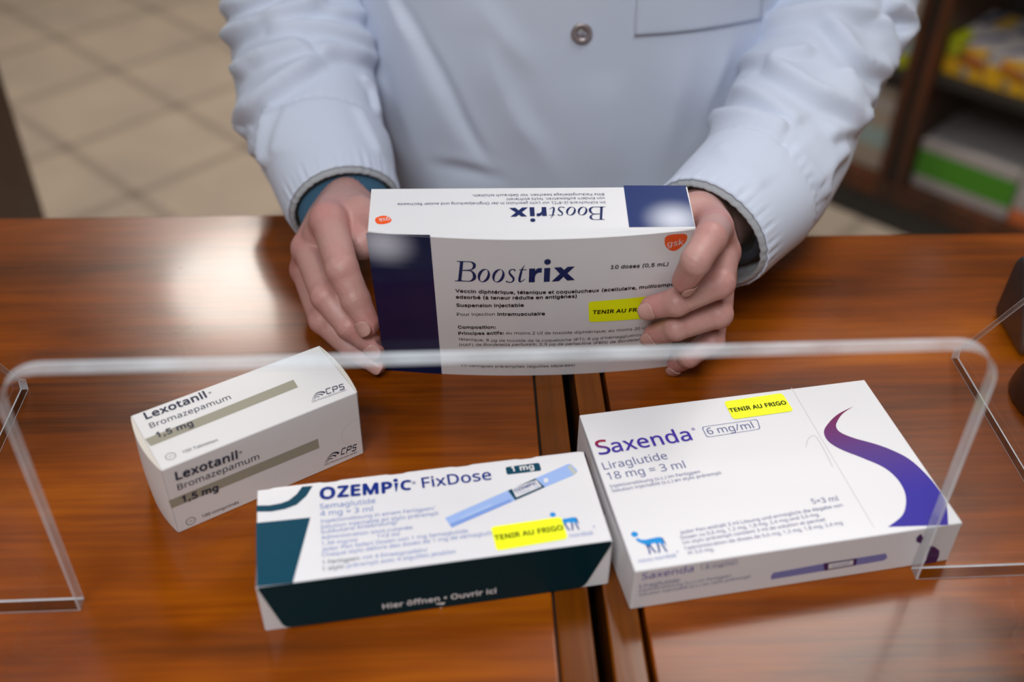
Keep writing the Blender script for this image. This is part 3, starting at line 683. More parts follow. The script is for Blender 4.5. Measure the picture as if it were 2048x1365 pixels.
PRINT['sf'] = [
('t', 'Saxenda', 0.402, 2.298, 3.071, 2.358, 'purple', 'sans', 0, 0, 1.0),
('t', '6 mg/ml', 3.709, 2.449, 5.209, 2.443, 'saxink', 'sans', 0, 0, 1.0),
('p', [(3.419, 2.814), (5.316, 2.812), (5.42, 2.396), (3.516, 2.375)], 'outline', 0.1, 0),
('t', 'Liraglutide', 0.343, 1.671, 2.43, 1.69, 'saxink', 'sans', 0, 0, 1.0),
('t', 'Injektionslösung (s.c.) im Fertigpen', 0.333, 1.343, 5.192, 1.455, 'saxink', 'sans', 0, 0, 1.0),
('t', 'Solution injectable (s.c.) en stylo prérempli', 0.364, 1.0, 6.276, 1.145, 'saxink', 'sans', 0, 0, 1.0),
('p', [(7.524, 1.24), (7.427, 1.007), (7.494, 0.704), (10.481, 0.751), (13.732, 0.854), (13.882, 1.057), (13.694, 1.434), (10.35, 1.373)], 'penviolet', 0, 0),
('p', [(10.24, 1.397), (12.105, 1.393), (12.168, 0.818), (10.412, 0.746)], 'purpled', 0, 1),
('p', [(10.545, 1.279), (11.919, 1.282), (11.968, 0.913), (10.614, 0.855)], 'white', 0, 2),
('t', 'Saxenda®', 10.75, 0.978, 11.764, 1.03, 'purple', 'sans', 0, 0, 1.0),
('p', [(16.066, 1.553), (16.482, 1.362), (16.87, 0.973), (16.974, 0.538), (16.969, -0.087), (16.174, -0.142), (16.287, 0.376), (16.187, 0.915)], 'purpled', 0, 0),
('p', [(15.329, 2.657), (15.166, 2.345), (15.252, 2.027), (15.563, 1.811), (15.582, 2.257)], 'purpled', 0, 0),
]
PRINT['bf'] = [
('word', 4.729, 8.813, 11.715, 8.87, 1.654, 'navy'),
('t', '10 doses (0,5 mL)', 13.722, 9.719, 17.121, 9.567, 'inkbk', 'inter', 0.012, 0, 1.0),
('t', 'Vaccin diphtérique, tétanique et coquelucheux (acellulaire, multicompos', 4.742, 7.885, 17.904, 7.794, 'inkbk', 'inter', 0.017, 0, 1.0),
('t', 'adsorbé (à teneur réduite en antigènes)', 4.759, 7.355, 11.903, 7.435, 'inkbk', 'inter', 0.017, 0, 1.0),
('t', 'Suspension injectable', 4.772, 6.632, 8.787, 6.752, 'inkbk', 'inter', 0.017, 0, 1.0),
('t', 'Pour injection', 4.793, 5.811, 7.077, 5.935, 'inkbk', 'inter', 0, 0, 1.0),
('t', 'intramusculaire', 7.218, 5.938, 10.075, 5.967, 'inkbk', 'inter', 0.017, 0, 1.0),
('t', 'Composition:', 4.827, 4.652, 7.123, 4.758, 'inkbk', 'inter', 0.017, 0, 1.0),
('t', 'Principes actifs:', 4.84, 4.083, 7.628, 4.231, 'inkbk', 'inter', 0.017, 0, 1.0),
('t', 'au moins 2 UI de toxoïde diphtérique; au moins 20 UI de toxoïde', 7.754, 4.233, 18.366, 4.018, 'inkbk', 'sans', 0, 0, 1.0),
('t', "tétanique; 8 µg de toxoïde de la coqueluche (PT); 8 µg d'hémagglutinine filamenteuse", 4.846, 3.535, 18.51, 3.422, 'inkbk', 'inter', 0, 0, 1.0),
('t', '(HAF) de', 4.869, 2.976, 6.271, 3.082, 'inkbk', 'inter', 0, 0, 1.0),
('t', 'Bordetella pertussis', 6.364, 3.086, 9.614, 3.16, 'inkbk', 'inter', 0, 0.22, 1.0),
('t', '; 2,5 µg de pertactine (PRN) de', 9.649, 3.139, 14.646, 3.001, 'inkbk', 'inter', 0, 0, 1.0),
('t', 'Bordetella', 14.775, 3.014, 16.441, 2.996, 'inkbk', 'inter', 0, 0.22, 1.0),
('t', '10 seringues préremplies (aiguilles séparées)', 4.939, 0.987, 12.186, 0.962, 'inkbk', 'inter', 0, 0, 1.0),
('p', [(16.652, 11.613), (16.663, 11.889), (16.83, 12.029), (17.151, 12.059), (17.668, 12.021), (17.87, 11.915), (17.962, 11.737), (17.942, 11.424), (17.797, 11.128), (17.557, 10.818), (17.334, 10.722), (17.086, 10.811), (16.871, 11.009), (16.717, 11.325)], 'orange', 0, 0),
('t', 'gsk', 16.854, 11.14, 17.791, 11.167, 'white', 'sans', 0, 0, 1.0),
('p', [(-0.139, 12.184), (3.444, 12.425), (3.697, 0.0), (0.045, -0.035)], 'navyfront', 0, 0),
]
PRINT['bt'] = [
('word', 13.415, 1.824, 7.891, 1.81, 1.084, 'navy'),
('t', 'Im Kühlschrank (2–8°C), vor Licht geschützt in der Originalpackung und ausser Reichweite', 13.449, 2.281, 1.541, 2.243, 'navy', 'sans', 0, 0, 1.0),
('t', 'von Kindern aufbewahren. Nicht einfrieren!', 13.451, 2.631, 7.769, 2.603, 'navy', 'sans', 0, 0, 1.0),
('t', 'Bitte Packungsbeilage beachten. Vor Gebrauch schütteln.', 13.428, 2.967, 5.802, 2.936, 'navy', 'sans', 0, 0, 1.0),
('p', [(0.327, 0.875), (0.455, 1.099), (0.815, 1.211), (1.1, 1.113), (1.252, 0.865), (1.177, 0.661), (0.848, 0.522), (0.484, 0.547)], 'orange', 0, 0),
('t', 'gsk', 1.16, 1.03, 0.516, 0.996, 'white', 'sans', 0, 0, 1.0),
('p', [(14.627, 3.639), (18.26, 3.59), (18.324, 0.113), (14.597, 0.105)], 'navytop', 0, 0),
]

# ------------------------------------------------------------------ cartons
def frame(x, y, yaw, tilt=0.):
    ex = np.array([math.cos(yaw), math.sin(yaw), 0]); n = np.array([-math.sin(yaw), math.cos(yaw), 0]); k = np.array([0, 0, 1.])
    return np.array([x, y, 0.]), ex, math.cos(tilt) * n - math.sin(tilt) * k, math.cos(tilt) * k + math.sin(tilt) * n
def flat_panel(o, du, dv, n): return lambda u, v, h: o + u * du + v * dv + h * n
def sticker(parent, key, P, name='fridge_sticker'):
    mb, mk = MB(), []
    printing(mb, PRINT[key], lambda u, v, h: P(u, v, h + .02), mk)
    mb.out(name, [Mw[k] for k in mk], parent, label='yellow sticker reading TENIR AU FRIGO')
def carton_mesh(parent, o, ex, ey, ez, a, b, c, paper_mat, panels, name='carton_body', bev=.06):
    mb = MB(); mb.box(o, ex, ey, ez, a, b, c, 0, bev, 3)
    mk = ['__card']
    for key, P in panels: printing(mb, PRINT[key], P, mk)
    return mb.out(name, [paper_mat if k == '__card' else Mw[k] for k in mk], parent, colors=True)

# --- tablet carton (grey-striped)
a, b, c = 11.21, 4.93, 4.84
o, ex, ey, ez = frame(-17.94, 38.0, .5938)
root = empty('medicine_carton', o, 'small white tablet carton with a taupe stripe, reading 1,5 mg', 'medicine box', 'medicine cartons on the counter')
carton_mesh(root, o, ex, ey, ez, a, b, c, paper_m, [('lt', flat_panel(o + c * ez, ex, ey, ez)), ('lf', flat_panel(o, ex, ez, -ey))])
for side in (0, 1):              # bulging end flaps tucked into both ends
    mb = MB(); n1, n2 = 14, 10; vs = []
    for i in range(n1 + 1):
        for j in range(n2 + 1):
            s, t = i / n1, j / n2
            bul = .42 * (math.sin(math.pi * s) ** .8) * (.75 + .25 * math.sin(math.pi * t)) * (1 if side == 0 else .8)
            base = o + (s * b) * ey + (.02 + t * (c - .04)) * ez + (ex * (a + .01 + bul) if side else ex * (-.01 - bul)); vs.append(base)
    q = lambda i, j: i * (n2 + 1) + j
    fs = [[q(i, j), q(i + 1, j), q(i + 1, j + 1), q(i, j + 1)] for i in range(n1) for j in range(n2)]
    mb.add(vs, fs)
    # turned-in rim between flap and top panel
    rim = [o + (i / n1 * b) * ey + (c - .03) * ez + (ex * a if side else 0 * ex) for i in range(n1 + 1)]
    top = [vs[q(i, n2)] for i in range(n1 + 1)]
    mb.add(rim + top, [[i, i + 1, n1 + 2 + i, n1 + 1 + i] for i in range(n1)], 1)
    f_ = mb.out('end_flap', [paper_m, paper_in], root, smooth=True, fix=True)

# --- injection pen carton (teal front)
a, b, c = 17.5, 6.33, 3.46
o, ex, ey, ez = frame(-12.03, 31.75, .18523)
root = empty('medicine_carton', o, 'long white and teal injection pen carton with teal front flap and 1 mg badge', 'medicine box', 'medicine cartons on the counter')
Pt = flat_panel(o + c * ez, ex, ey, ez)
carton_mesh(root, o, ex, ey, ez, a, b, c, paper, [('ot', Pt)])
sticker(root, 'ot_sticker', Pt)
mb, mk = MB(), ['tealdark']
n = 30; ft = lambda u: .03 + .07 * math.exp(-((u - 1.) / 2.2) ** 2)
outl = rounded([(.02, c - .03), (.10, c - .30), (.95, .22), (11.5, .04), (16.2, .10), (17.45, c - .35), (17.48, c - .03)], .35, 4)
fp = [o + u * ex + v * ez - ey * (.03 + (c - v) / c * ft(u)) for u, v in outl]
mb.prism(fp, ey * .025)
Pf = lambda u, v, h: o + u * ex + v * ez - ey * (.035 + (c - v) / c * ft(u) + h)
printing(mb, PRINT['of'], Pf, mk)
mb.out('front_flap', [Mw[k] for k in mk], root)
for s in (0, 1):
    mb = MB(); mb.box(o + (a + .003) * s * ex - (.03 * (1 - s)) * ex + .05 * ey + .05 * ez, ex, ey, ez, .03, b - .1, c - .25, 0, .0)
    mb.out('end_flap', [paper_m], root)
mb = MB(); vs = []               # nibbled rear edge of the lid
for i in range(61):
    u = i / 60 * a; w = .05 + .05 * (1 if (i // 3) % 4 else -.6)
    vs += [o + u * ex + (b - .03) * ey + (c - .012) * ez, o + u * ex + (b + w * .8) * ey + (c - .02) * ez]
mb.add(vs, [[2 * i, 2 * i + 2, 2 * i + 3, 2 * i + 1] for i in range(60)])
mb.out('torn_lid_edge', [paper], root)

# --- flat pen carton (purple swoosh)
a, b, c = 17.61, 11.49, 3.0
o, ex, ey, ez = frame(6.21, 33.39, .19959)
root = empty('medicine_carton', o, 'wide flat white carton with a purple S-shaped swoosh and a boxed 6 mg/ml', 'medicine box', 'medicine cartons on the counter')
Pt = flat_panel(o + c * ez, ex, ey, ez)
carton_mesh(root, o, ex, ey, ez, a, b, c, paper, [('st', Pt), ('sf', flat_panel(o, ex, ez, -ey))])
sticker(root, 'st_sticker', Pt)
mb = MB(); n1, n2 = 12, 6; vs = []
for i in range(n1 + 1):
    for j in range(n2 + 1):
        s, t = i / n1, j / n2
        vs.append(o + (.06 + s * (b - .1)) * ey + (.03 + t * (c - .06)) * ez - ex * (.01 + .3 * math.sin(math.pi * s) * math.sin(math.pi * t * .5 + .8) * .6))
q = lambda i, j: i * (n2 + 1) + j
mb.add(vs, [[q(i, j), q(i, j + 1), q(i + 1, j + 1), q(i + 1, j)] for i in range(n1) for j in range(n2)], 0)
mb.add([vs[q(i, j)] - .02 * ex for i in range(5, 11) for j in (1, 2, 3, 4)], [[i * 4 + j, i * 4 + j + 1, (i + 1) * 4 + j + 1, (i + 1) * 4 + j] for i in range(5) for j in range(3)], 1)
mb.out('end_flap', [paper, Mw['purpled']], root)

# --- vaccine carton held up in both hands
BA, BB, BC = 18.32, 3.50, 12.35
BO, BX, BY, BZ = frame(-8.19, 51.89, .04112, -.18607)
BOW = .72
def bow(u): t = min(max(u / BA, 0), 1); return BOW * (1 - (2 * t - 1) ** 2)
root = empty('medicine_carton', BO, 'large white vaccine carton with navy bands, held upright in both hands', 'medicine box', 'medicine cartons on the counter')
def Pf(u, v, h): return BO + u * BX + v * BZ - (bow(u) + h) * BY
mb = MB(); nu, nv = 36, 14; vs = []
zb = lambda u: bow(u) * .19 + .01
for i in range(nu + 1):
    u = BA * i / nu
    for j in range(nv + 1):
        v = zb(u) + (BC - .10 - zb(u)) * j / nv; vs.append(Pf(u, v, 0))
q = lambda i, j: i * (nv + 1) + j
mb.add(vs, [[q(i, j), q(i + 1, j), q(i + 1, j + 1), q(i, j + 1)] for i in range(nu) for j in range(nv)])
# back, ends, bottom
K = lambda u, w, v: BO + u * BX + w * BY + v * BZ
mb.add([K(0, BB, .02), K(BA, BB, .02), K(BA, BB, BC - .03), K(0, BB, BC - .03)], [[1, 0, 3, 2]])
for u, s in ((0, 1), (BA, -1)):
    r = [K(u, 0, .01), K(u, BB, .01), K(u, BB, BC - .03), K(u, 0, BC - .03)]; mb.add(r, [[0, 3, 2, 1] if s < 0 else [0, 1, 2, 3]])
bt = [Pf(BA * i / nu, zb(BA * i / nu), 0) for i in range(nu + 1)]
mb.add(bt + [K(BA, BB, .02), K(0, BB, .02)], [list(range(nu + 1)) + [nu + 1, nu + 2]])
mk = ['__card']
printing(mb, PRINT['bf'], Pf, mk)
mb.out('carton_body', [paper if k == '__card' else Mw[k] for k in mk], root, colors=True)
# lid: flat top with the rounded tuck lip sticking out over the bowed front
mb = MB(); vs = []
prof = lambda u: [(BB, -.02), (BB - .04, .0), (.10, .0), (.03, -.006), (-.30 * bow(u), -.03), (-.62 * bow(u), -.06), (-.97 * bow(u) - .01, -.085), (-1.0 * bow(u) - .012, -.105)]
for i in range(nu + 1):
    u = -.02 + (BA + .04) * i / nu
    for w, dz in prof(u): vs.append(K(u, w, BC + dz))
m_ = 8
mb.add(vs, [[i * m_ + j, i * m_ + j + 1, (i + 1) * m_ + j + 1, (i + 1) * m_ + j] for i in range(nu) for j in range(m_ - 1)])
mk = ['__card']
printing(mb, PRINT['bt'], flat_panel(BO + BC * BZ, BX, BY, BZ), mk)
lid = mb.out('lid', [paper if k == '__card' else Mw[k] for k in mk], root, colors=True)
sticker(root, 'bf_sticker', Pf)

# ------------------------------------------------------------------ the pharmacist
def smin(a, b, k):
    h = np.clip(.5 + .5 * (b - a) / k, 0, 1)
    return b * (1 - h) + a * h - k * h * (1 - h)
def cone(P, a, b, ra, rb):
    """distance to a tapered limb from a (radius ra) to b (radius rb)"""
    a, b = np.asarray(a, np.float32), np.asarray(b, np.float32); d = b - a
    t = np.clip(((P - a) @ d) / (d @ d + 1e-9), 0, 1)
    return np.linalg.norm(P - (a + t[..., None] * d), axis=-1) - (ra + (rb - ra) * t)
def ell(P, c, r):
    q = (P - np.asarray(c, np.float32)) / np.asarray(r, np.float32); k = np.linalg.norm(q, axis=-1)
    return (k - 1) * min(r)
def surface(field, lo, hi, h):
    """iso-surface of field(P) = 0 as a quad mesh (surface nets)"""
    ax = [np.arange(lo[i], hi[i] + h, h, dtype=np.float32) for i in range(3)]
    n = [len(a) for a in ax]
    g = np.empty(n, np.float32)
    for i in range(0, n[0], 24):
        X, Y, Z = np.meshgrid(ax[0][i:i + 24], ax[1], ax[2], indexing='ij'); g[i:i + 24] = field(np.stack([X, Y, Z], -1))
    s = g < 0
    cnt = np.zeros([k - 1 for k in n], np.float32); pos = np.zeros([k - 1 for k in n] + [3], np.float32)
    C8 = [(i, j, k) for i in (0, 1) for j in (0, 1) for k in (0, 1)]
    sl = lambda c: tuple(slice(c[d], n[d] - 1 + c[d]) for d in range(3))
    for a in range(8):
        for b in range(a + 1, 8):
            ca, cb = C8[a], C8[b]
            if sum(abs(ca[d] - cb[d]) for d in range(3)) != 1: continue
            ga, gb = g[sl(ca)], g[sl(cb)]; m = (ga < 0) != (gb < 0)
            t = np.where(m, ga / np.where(m, ga - gb, 1), 0)
            for d in range(3): pos[..., d] += np.where(m, ca[d] + t * (cb[d] - ca[d]), 0)
            cnt += m
    act = cnt > 0; idx = -np.ones(act.shape, np.int64); idx[act] = np.arange(act.sum())
    I = np.argwhere(act); V = (I + pos[act] / cnt[act][:, None]) * h + np.array(lo)
    F = []
    for d in range(3):
        e, f = [(1, 2), (2, 0), (0, 1)][d]
        A = [slice(1, n[q] - 1) for q in range(3)]; A[d] = slice(0, n[d] - 1); B = list(A); B[d] = slice(1, n[d])
        sa, sb = s[tuple(A)], s[tuple(B)]; m = sa != sb; W = np.argwhere(m); off = np.array([1 if q != d else 0 for q in range(3)]); W = W + off
        def ix(de, df):
            w = W.copy(); w[:, e] -= de; w[:, f] -= df; return idx[w[:, 0], w[:, 1], w[:, 2]]
        q = np.stack([ix(0, 0), ix(1, 0), ix(1, 1), ix(0, 1)], 1); fl = sa[m]
        q[~fl] = q[~fl][:, ::-1]; F.append(q)
    return V, np.concatenate(F)

NF = -BY                                             # outward normal of the held carton's front
def fp(px, py, d): return at(px, py, p=BO + NF * d, n=NF)
HANDS = {
 'a': dict(  # person's right hand, on the carton's left end: (MCP, PIP, DIP, tip)
   fingers=[[at(657, 442, y=58.0), at(684, 537, y=53.5), at(711, 598, y=52.4), at(736, 649, y=51.55)],
            [at(618, 497, y=58.6), at(652, 592, y=53.5), at(699, 652, y=52.0), at(749, 694, y=51.4)],
            [at(612, 540, y=59.0), at(646, 640, y=53.5), at(703, 694, y=52.3), at(752, 729, y=51.5)],
            [np.array([-13.6, 59.5, 1.9]), np.array([-11.9, 55.2, 1.2]), np.array([-10.3, 54.2, .85]), np.array([-9.1, 53.4, .8])]],
   rad=[(1.25, 1.03, .91, .74), (1.2, .99, .88, .70), (1.1, .92, .82, .66), (.95, .76, .7, .6)],
   wrist=[(-12.0, 66.3, 4.6), (-12.7, 66.6, 4.1), (-13.4, 66.8, 3.4), (-13.8, 66.8, 2.7)],
   thumb=[(-11.4, 63.5, 5.0), (-10.2, 59.6, 7.0), (-7.6, 57.0, 7.3), (-5.4, 55.6, 7.6)], arm=(-14.6, 74, 5.0)),
 'b': dict(  # person's left hand, wrapped round the carton's right end
   fingers=[[fp(1430, 456, -3.0), fp(1420, 478, .7), fp(1392, 522, 2.35), fp(1369, 561, 1.8)],
            [fp(1446, 505, -3.2), fp(1438, 566, .6), fp(1354, 604, 1.4), fp(1303, 615, 1.0)],
            [fp(1440, 556, -3.0), fp(1436, 628, .7), fp(1353, 656, 1.6), fp(1308, 670, .92)],
            [fp(1432, 612, -2.6), fp(1424, 682, .7), fp(1378, 714, 1.4), fp(1352, 730, .68)]],
   rad=[(1.12, .95, .85, .72), (1.1, .93, .84, .70), (1.02, .88, .78, .66), (.9, .78, .68, .58)],
   wrist=[(12.7, 61.0, 6.4), (13.3, 61.5, 5.7), (13.8, 61.8, 5.0), (14.0, 62.0, 4.2)],
   thumb=[(12.3, 60.0, 7.2), (11.5, 57.3, 9.0), (9.0, 55.6, 9.4), (6.9, 54.8, 9.0)], arm=(18.2, 68.0, 5.7)),
}
def build_hand(H):
    fs, rd = H['fingers'], H['rad']
    W = [np.array(w) for w in H['wrist']]; T = [np.array(t) for t in H['thumb']]
    prim_palm = [(W[i], fs[i][0], 1.45 if i < 3 else 1.3, rd[i][0] * .98) for i in range(4)]
    prim_palm += [((W[i] + W[i + 1]) / 2, (fs[i][0] + fs[i + 1][0]) / 2, 1.3, rd[i][0] * .78) for i in range(3)]
    ctr = sum(W) / 4; arm = np.array(H['arm'])
    prim_palm += [(ctr, arm, 2.45, 2.9), (W[0], arm, 1.7, 2.6), (W[3], arm, 1.6, 2.6)]
    def field(P):
        d = None
        for a, b, ra, rb in prim_palm:
            q = cone(P, a, b, ra, rb); d = q if d is None else smin(d, q, .7)
        q = cone(P, W[0], T[0], 1.5, 1.45); q = smin(q, cone(P, T[0], T[1], 1.45, 1.1), .5); d = smin(d, q, .8)
        if H is HANDS['a']: d = smin(d, cone(P, (-10.4, 62.6, 4.6), (-9.9, 57.6, 6.0), 1.6, 1.15), .9)
        th = smin(cone(P, T[1], T[2], 1.05, .95), cone(P, T[2], T[3], .95, .78), .25); d = smin(d, th, .5)
        web = cone(P, (T[1] * .6 + T[0] * .4), fs[0][0] * .75 + W[0] * .25, .75, .8); d = smin(d, web, .9)
        for f, r in zip(fs, rd):
            q = cone(P, f[0], f[1], r[0] * .93, r[1])
            q = smin(q, cone(P, f[1], f[2], r[1] * .98, r[2]), .16); q = smin(q, cone(P, f[2], f[3], r[2], r[3]), .14)
            # fuller pads and knuckles
            for J, A, B, rr in ((f[1], f[0], f[2], r[1]), (f[2], f[1], f[3], r[2])):
                out = J - (A + B) / 2; ln = np.linalg.norm(out); out = out / (ln + 1e-6)
                q = smin(q, np.linalg.norm(P - (J + out * rr * .16), axis=-1) - rr * .92, .2)
                axis = (B - A) / np.linalg.norm(B - A); tt = (P - J) @ axis; side = (P - J) @ out
                q = q + .022 * np.cos(tt * 2 * np.pi / .30) * np.exp(-(tt / .34) ** 2) * np.clip(side / rr, 0, 1)
            d = smin(d, q, .30)
        return d
    pts = np.array([p for f in fs for p in f] + W + T + [ctr + (arm - ctr) * .75])
    lo, hi = pts.min(0) - 2.2, pts.max(0) + 2.2
    lo[1] = min(lo[1], 49)
    V, F = surface(field, lo, hi, .11)
    # pads flatten against the carton they press on
    Q = V - BO; u, w, v = Q @ BX, Q @ BY, Q @ BZ; bw = BOW * (1 - (2 * np.clip(u / BA, 0, 1) - 1) ** 2); m_ = .09
    dep = np.stack([u + m_, BA + m_ - u, w + bw + m_, BB + m_ - w, BC + m_ + .03 - v, v + m_], 1); ins = dep.min(1) > 0; k = dep.argmin(1); am = dep.min(1)
    for q, dr in enumerate((-BX, BX, -BY, BY, BZ, -BZ)):
        s_ = ins & (k == q); V[s_] += am[s_][:, None] * dr
    Q = V - BO; u, w, v = Q @ BX, Q @ BY, Q @ BZ      # and stay clear of its upright front corner
    cn = np.hypot(u, w); s_ = (cn < .36) & (v > 0) & (v < BC); V[s_] += ((.36 - cn[s_]) * -.8)[:, None] * BX + ((.36 - cn[s_]) * -.8)[:, None] * BY
    V[:, 2] = np.where((V @ CV < 71.5) & (V[:, 2] < .03), .03, V[:, 2])
    # skin colour: ruddier over the knuckles and finger ends
    red = np.zeros(len(V))
    for f, r in zip(fs, rd):
        for k, (amp, w) in enumerate(((.75, 1.25), (.55, .8), (.3, .6), (.75, .95))): red = np.maximum(red, amp * np.exp(-(np.linalg.norm(V - f[k], axis=1) / w / 1.15) ** 2))
    return V, F, red

def skin_cols(V, red):
    base, rd_ = np.array(SKIN0), np.array(SKIN1)
    f_ = np.sin(V[:, 0] * 7.1 + 2 * np.sin(V[:, 2] * 4.3)) * np.sin(V[:, 1] * 6.3 + 1.7 * np.sin(V[:, 0] * 5.1)); n = .35 * f_ + .5 + .5 * np.sin(V[:, 0] * 1.7 + 1.3 * np.sin(V[:, 1] * 1.1)) * np.sin(V[:, 2] * 1.9 + V[:, 1])
    t = np.clip(red + .2 * n, 0, 1)[:, None]
    return np.concatenate([base * (1 - t) + rd_ * t, np.ones((len(V), 1))], 1)
SKIN0, SKIN1 = (.52, .285, .25), (.53, .195, .185)

bodyV, bodyF, bodyC = [], [], []
def add_body(V, F, red=None):
    n = sum(len(v) for v in bodyV); bodyV.append(V); bodyF.append(F + n); bodyC.append(skin_cols(V, red if red is not None else np.zeros(len(V))))
for H in HANDS.values(): add_body(*build_hand(H))
# trunk, limbs, neck and head under the clothes
BCX, BCY = 4.5, 88.0
def trunk(P):
    d = ell(P, (BCX, BCY, 30), (15, 9.5, 22)); d = smin(d, ell(P, (BCX, BCY, -2), (15.5, 10, 24)), 6)
    for s in (-1, 1):
        sh = (BCX + s * 18, BCY + 1, 43); d = smin(d, cone(P, (BCX, BCY, 44), sh, 6, 5.2), 4)
        el_ = (-17.8, 85, 11.5) if s < 0 else (26.2, 84, 12); wr = HANDS['a' if s < 0 else 'b']['arm']
        um = (-17.8, 90, 29) if s < 0 else (27.0, 90, 29); d = smin(d, cone(P, sh, um, 4.4, 3.6), 1.5); d = smin(d, cone(P, um, el_, 3.6, 3.2), 1.); d = smin(d, cone(P, el_, wr, 3.3, 2.6), 1.); d = smin(d, cone(P, wr, np.mean(HANDS['a' if s < 0 else 'b']['wrist'], axis=0), 2.9, 2.5), .6)
        hip = (BCX + s * 8, BCY + 1, -16); kn = (BCX + s * 9, BCY, -50); an = (BCX + s * 9.5, BCY + 2, -88)
        d = smin(d, cone(P, hip, kn, 8.4, 5.6), 3); d = smin(d, cone(P, kn, an, 5.6, 3.6), 2)
    return smin(d, cone(P, (BCX, BCY + 1, 46), (BCX, BCY - 2, 57), 5.8, 5.4), 2)
V, F = surface(trunk, (-26, 62, -94), (38, 103, 58), 1.3); add_body(V, F)
HC = np.array([BCX, BCY - 3.5, 66.])
def head(P):
    Q = P - HC.astype(np.float32)
    d = smin(ell(Q, (0, 1.2, 3.2), (7.4, 9.2, 8.6)), ell(Q, (0, -2.6, -4.2), (5.6, 5.8, 7.2)), 3)
    d = smin(d, cone(Q, (0, -7.6, 2.0), (0, -10.0, -2.3), .8, 1.25), 1.0); d = smin(d, ell(Q, (0, -7.2, -9.0), (2.4, 1.8, 1.8)), 1.5)
    for s in (-1, 1):
        d = -smin(-d, np.linalg.norm(Q - np.array((s * 3.1, -9.2, 1.4), np.float32), axis=-1) - 1.6, .8)
        d = smin(d, np.linalg.norm(Q - np.array((s * 3.1, -6.6, 1.3), np.float32), axis=-1) - 1.25, .15)
        d = smin(d, cone(Q, (s * 1.4, -8.4, 3.2), (s * 5.0, -7.0, 3.1), .7, .6), 1.0)
        d = smin(d, ell(Q, (s * 7.5, .6, .3), (.7, 1.8, 3.1)), .5); d = smin(d, np.linalg.norm(Q - np.array((s * .9, -9.2, -2.5), np.float32), axis=-1) - .75, .5)
    for z, r in ((-4.9, .5), (-5.9, .6)): d = smin(d, cone(Q, (-1.9, -7.7, z), (1.9, -7.7, z), r, r), .35)
    return smin(d, cone(Q, (0, 2, -8), (0, 3, -14), 5.4, 5.8), 2)
V, F = surface(head, HC - (10, 13, 16), HC + (10, 12, 14), .55); add_body(V, F)
skin = mat('skin', (.5, .29, .24), .46, .42, sss=.12, attr=True, bump=(330, .42, .0008))
person = mesh('person', np.concatenate(bodyV), np.concatenate(bodyF), [skin], None, None, True, (BCX, BCY, FLOOR), np.concatenate(bodyC))
tag(person, 'person in a pale lab coat behind the counter, both hands holding up a carton', 'person')

# fingernails
nail_m = mat('fingernail', (.53, .29, .255), .32, .5)
def nail(tip, dip, pip, r, rd_, face, L=.98, wid=.82):
    ax = (tip - dip) / np.linalg.norm(tip - dip); out = np.array(face, float); out = out - (out @ ax) * ax; out /= np.linalg.norm(out); sd = np.cross(ax, out)
    n1, n2 = 12, 12; vs = []
    for i in range(n1 + 1):
        for j in range(n2 + 1):
            x, y = 2 * i / n1 - 1, 2 * j / n2 - 1
            # superellipse outline
            lim = (1 - abs(x) ** 2.6) ** (1 / 2.6) if abs(x) < 1 else 0
            yy = y * max(lim, .35 if x < 0 else .42); a = yy * wid
            c = tip + ax * (x * L * .5 + .12) ; rr = r + (rd_ - r) * min(max(-(x * L * .5 + .12) / np.linalg.norm(tip - dip), 0), 1) + .055 - .05 * max(0, x) ** 2 - .02 * abs(y) ** 4
            vs.append(c + rr * (math.cos(a) * out + math.sin(a) * sd))
    q = lambda i, j: i * (n2 + 1) + j
    o = mesh('fingernail', vs, [[q(i, j), q(i + 1, j), q(i + 1, j + 1), q(i, j + 1)] for i in range(n1) for j in range(n2)], [nail_m], person, None, True)
    sm = o.modifiers.new('thickness', 'SOLIDIFY'); sm.thickness = .0005; sm.offset = -.6
NT = {'a': ((-.55, -.8, .3), (-.6, -.65, .45), (-.5, -.55, .65), None), 'b': ((.55, -.8, .25), (-.05, -.95, .3), (-.05, -.95, .3), (.0, -.95, .3))}
for k, H in HANDS.items():
    for f, r, tw in zip(H['fingers'], H['rad'], NT[k]):
        if tw is not None: nail(f[3], f[2], f[1], r[3], r[2], tw)

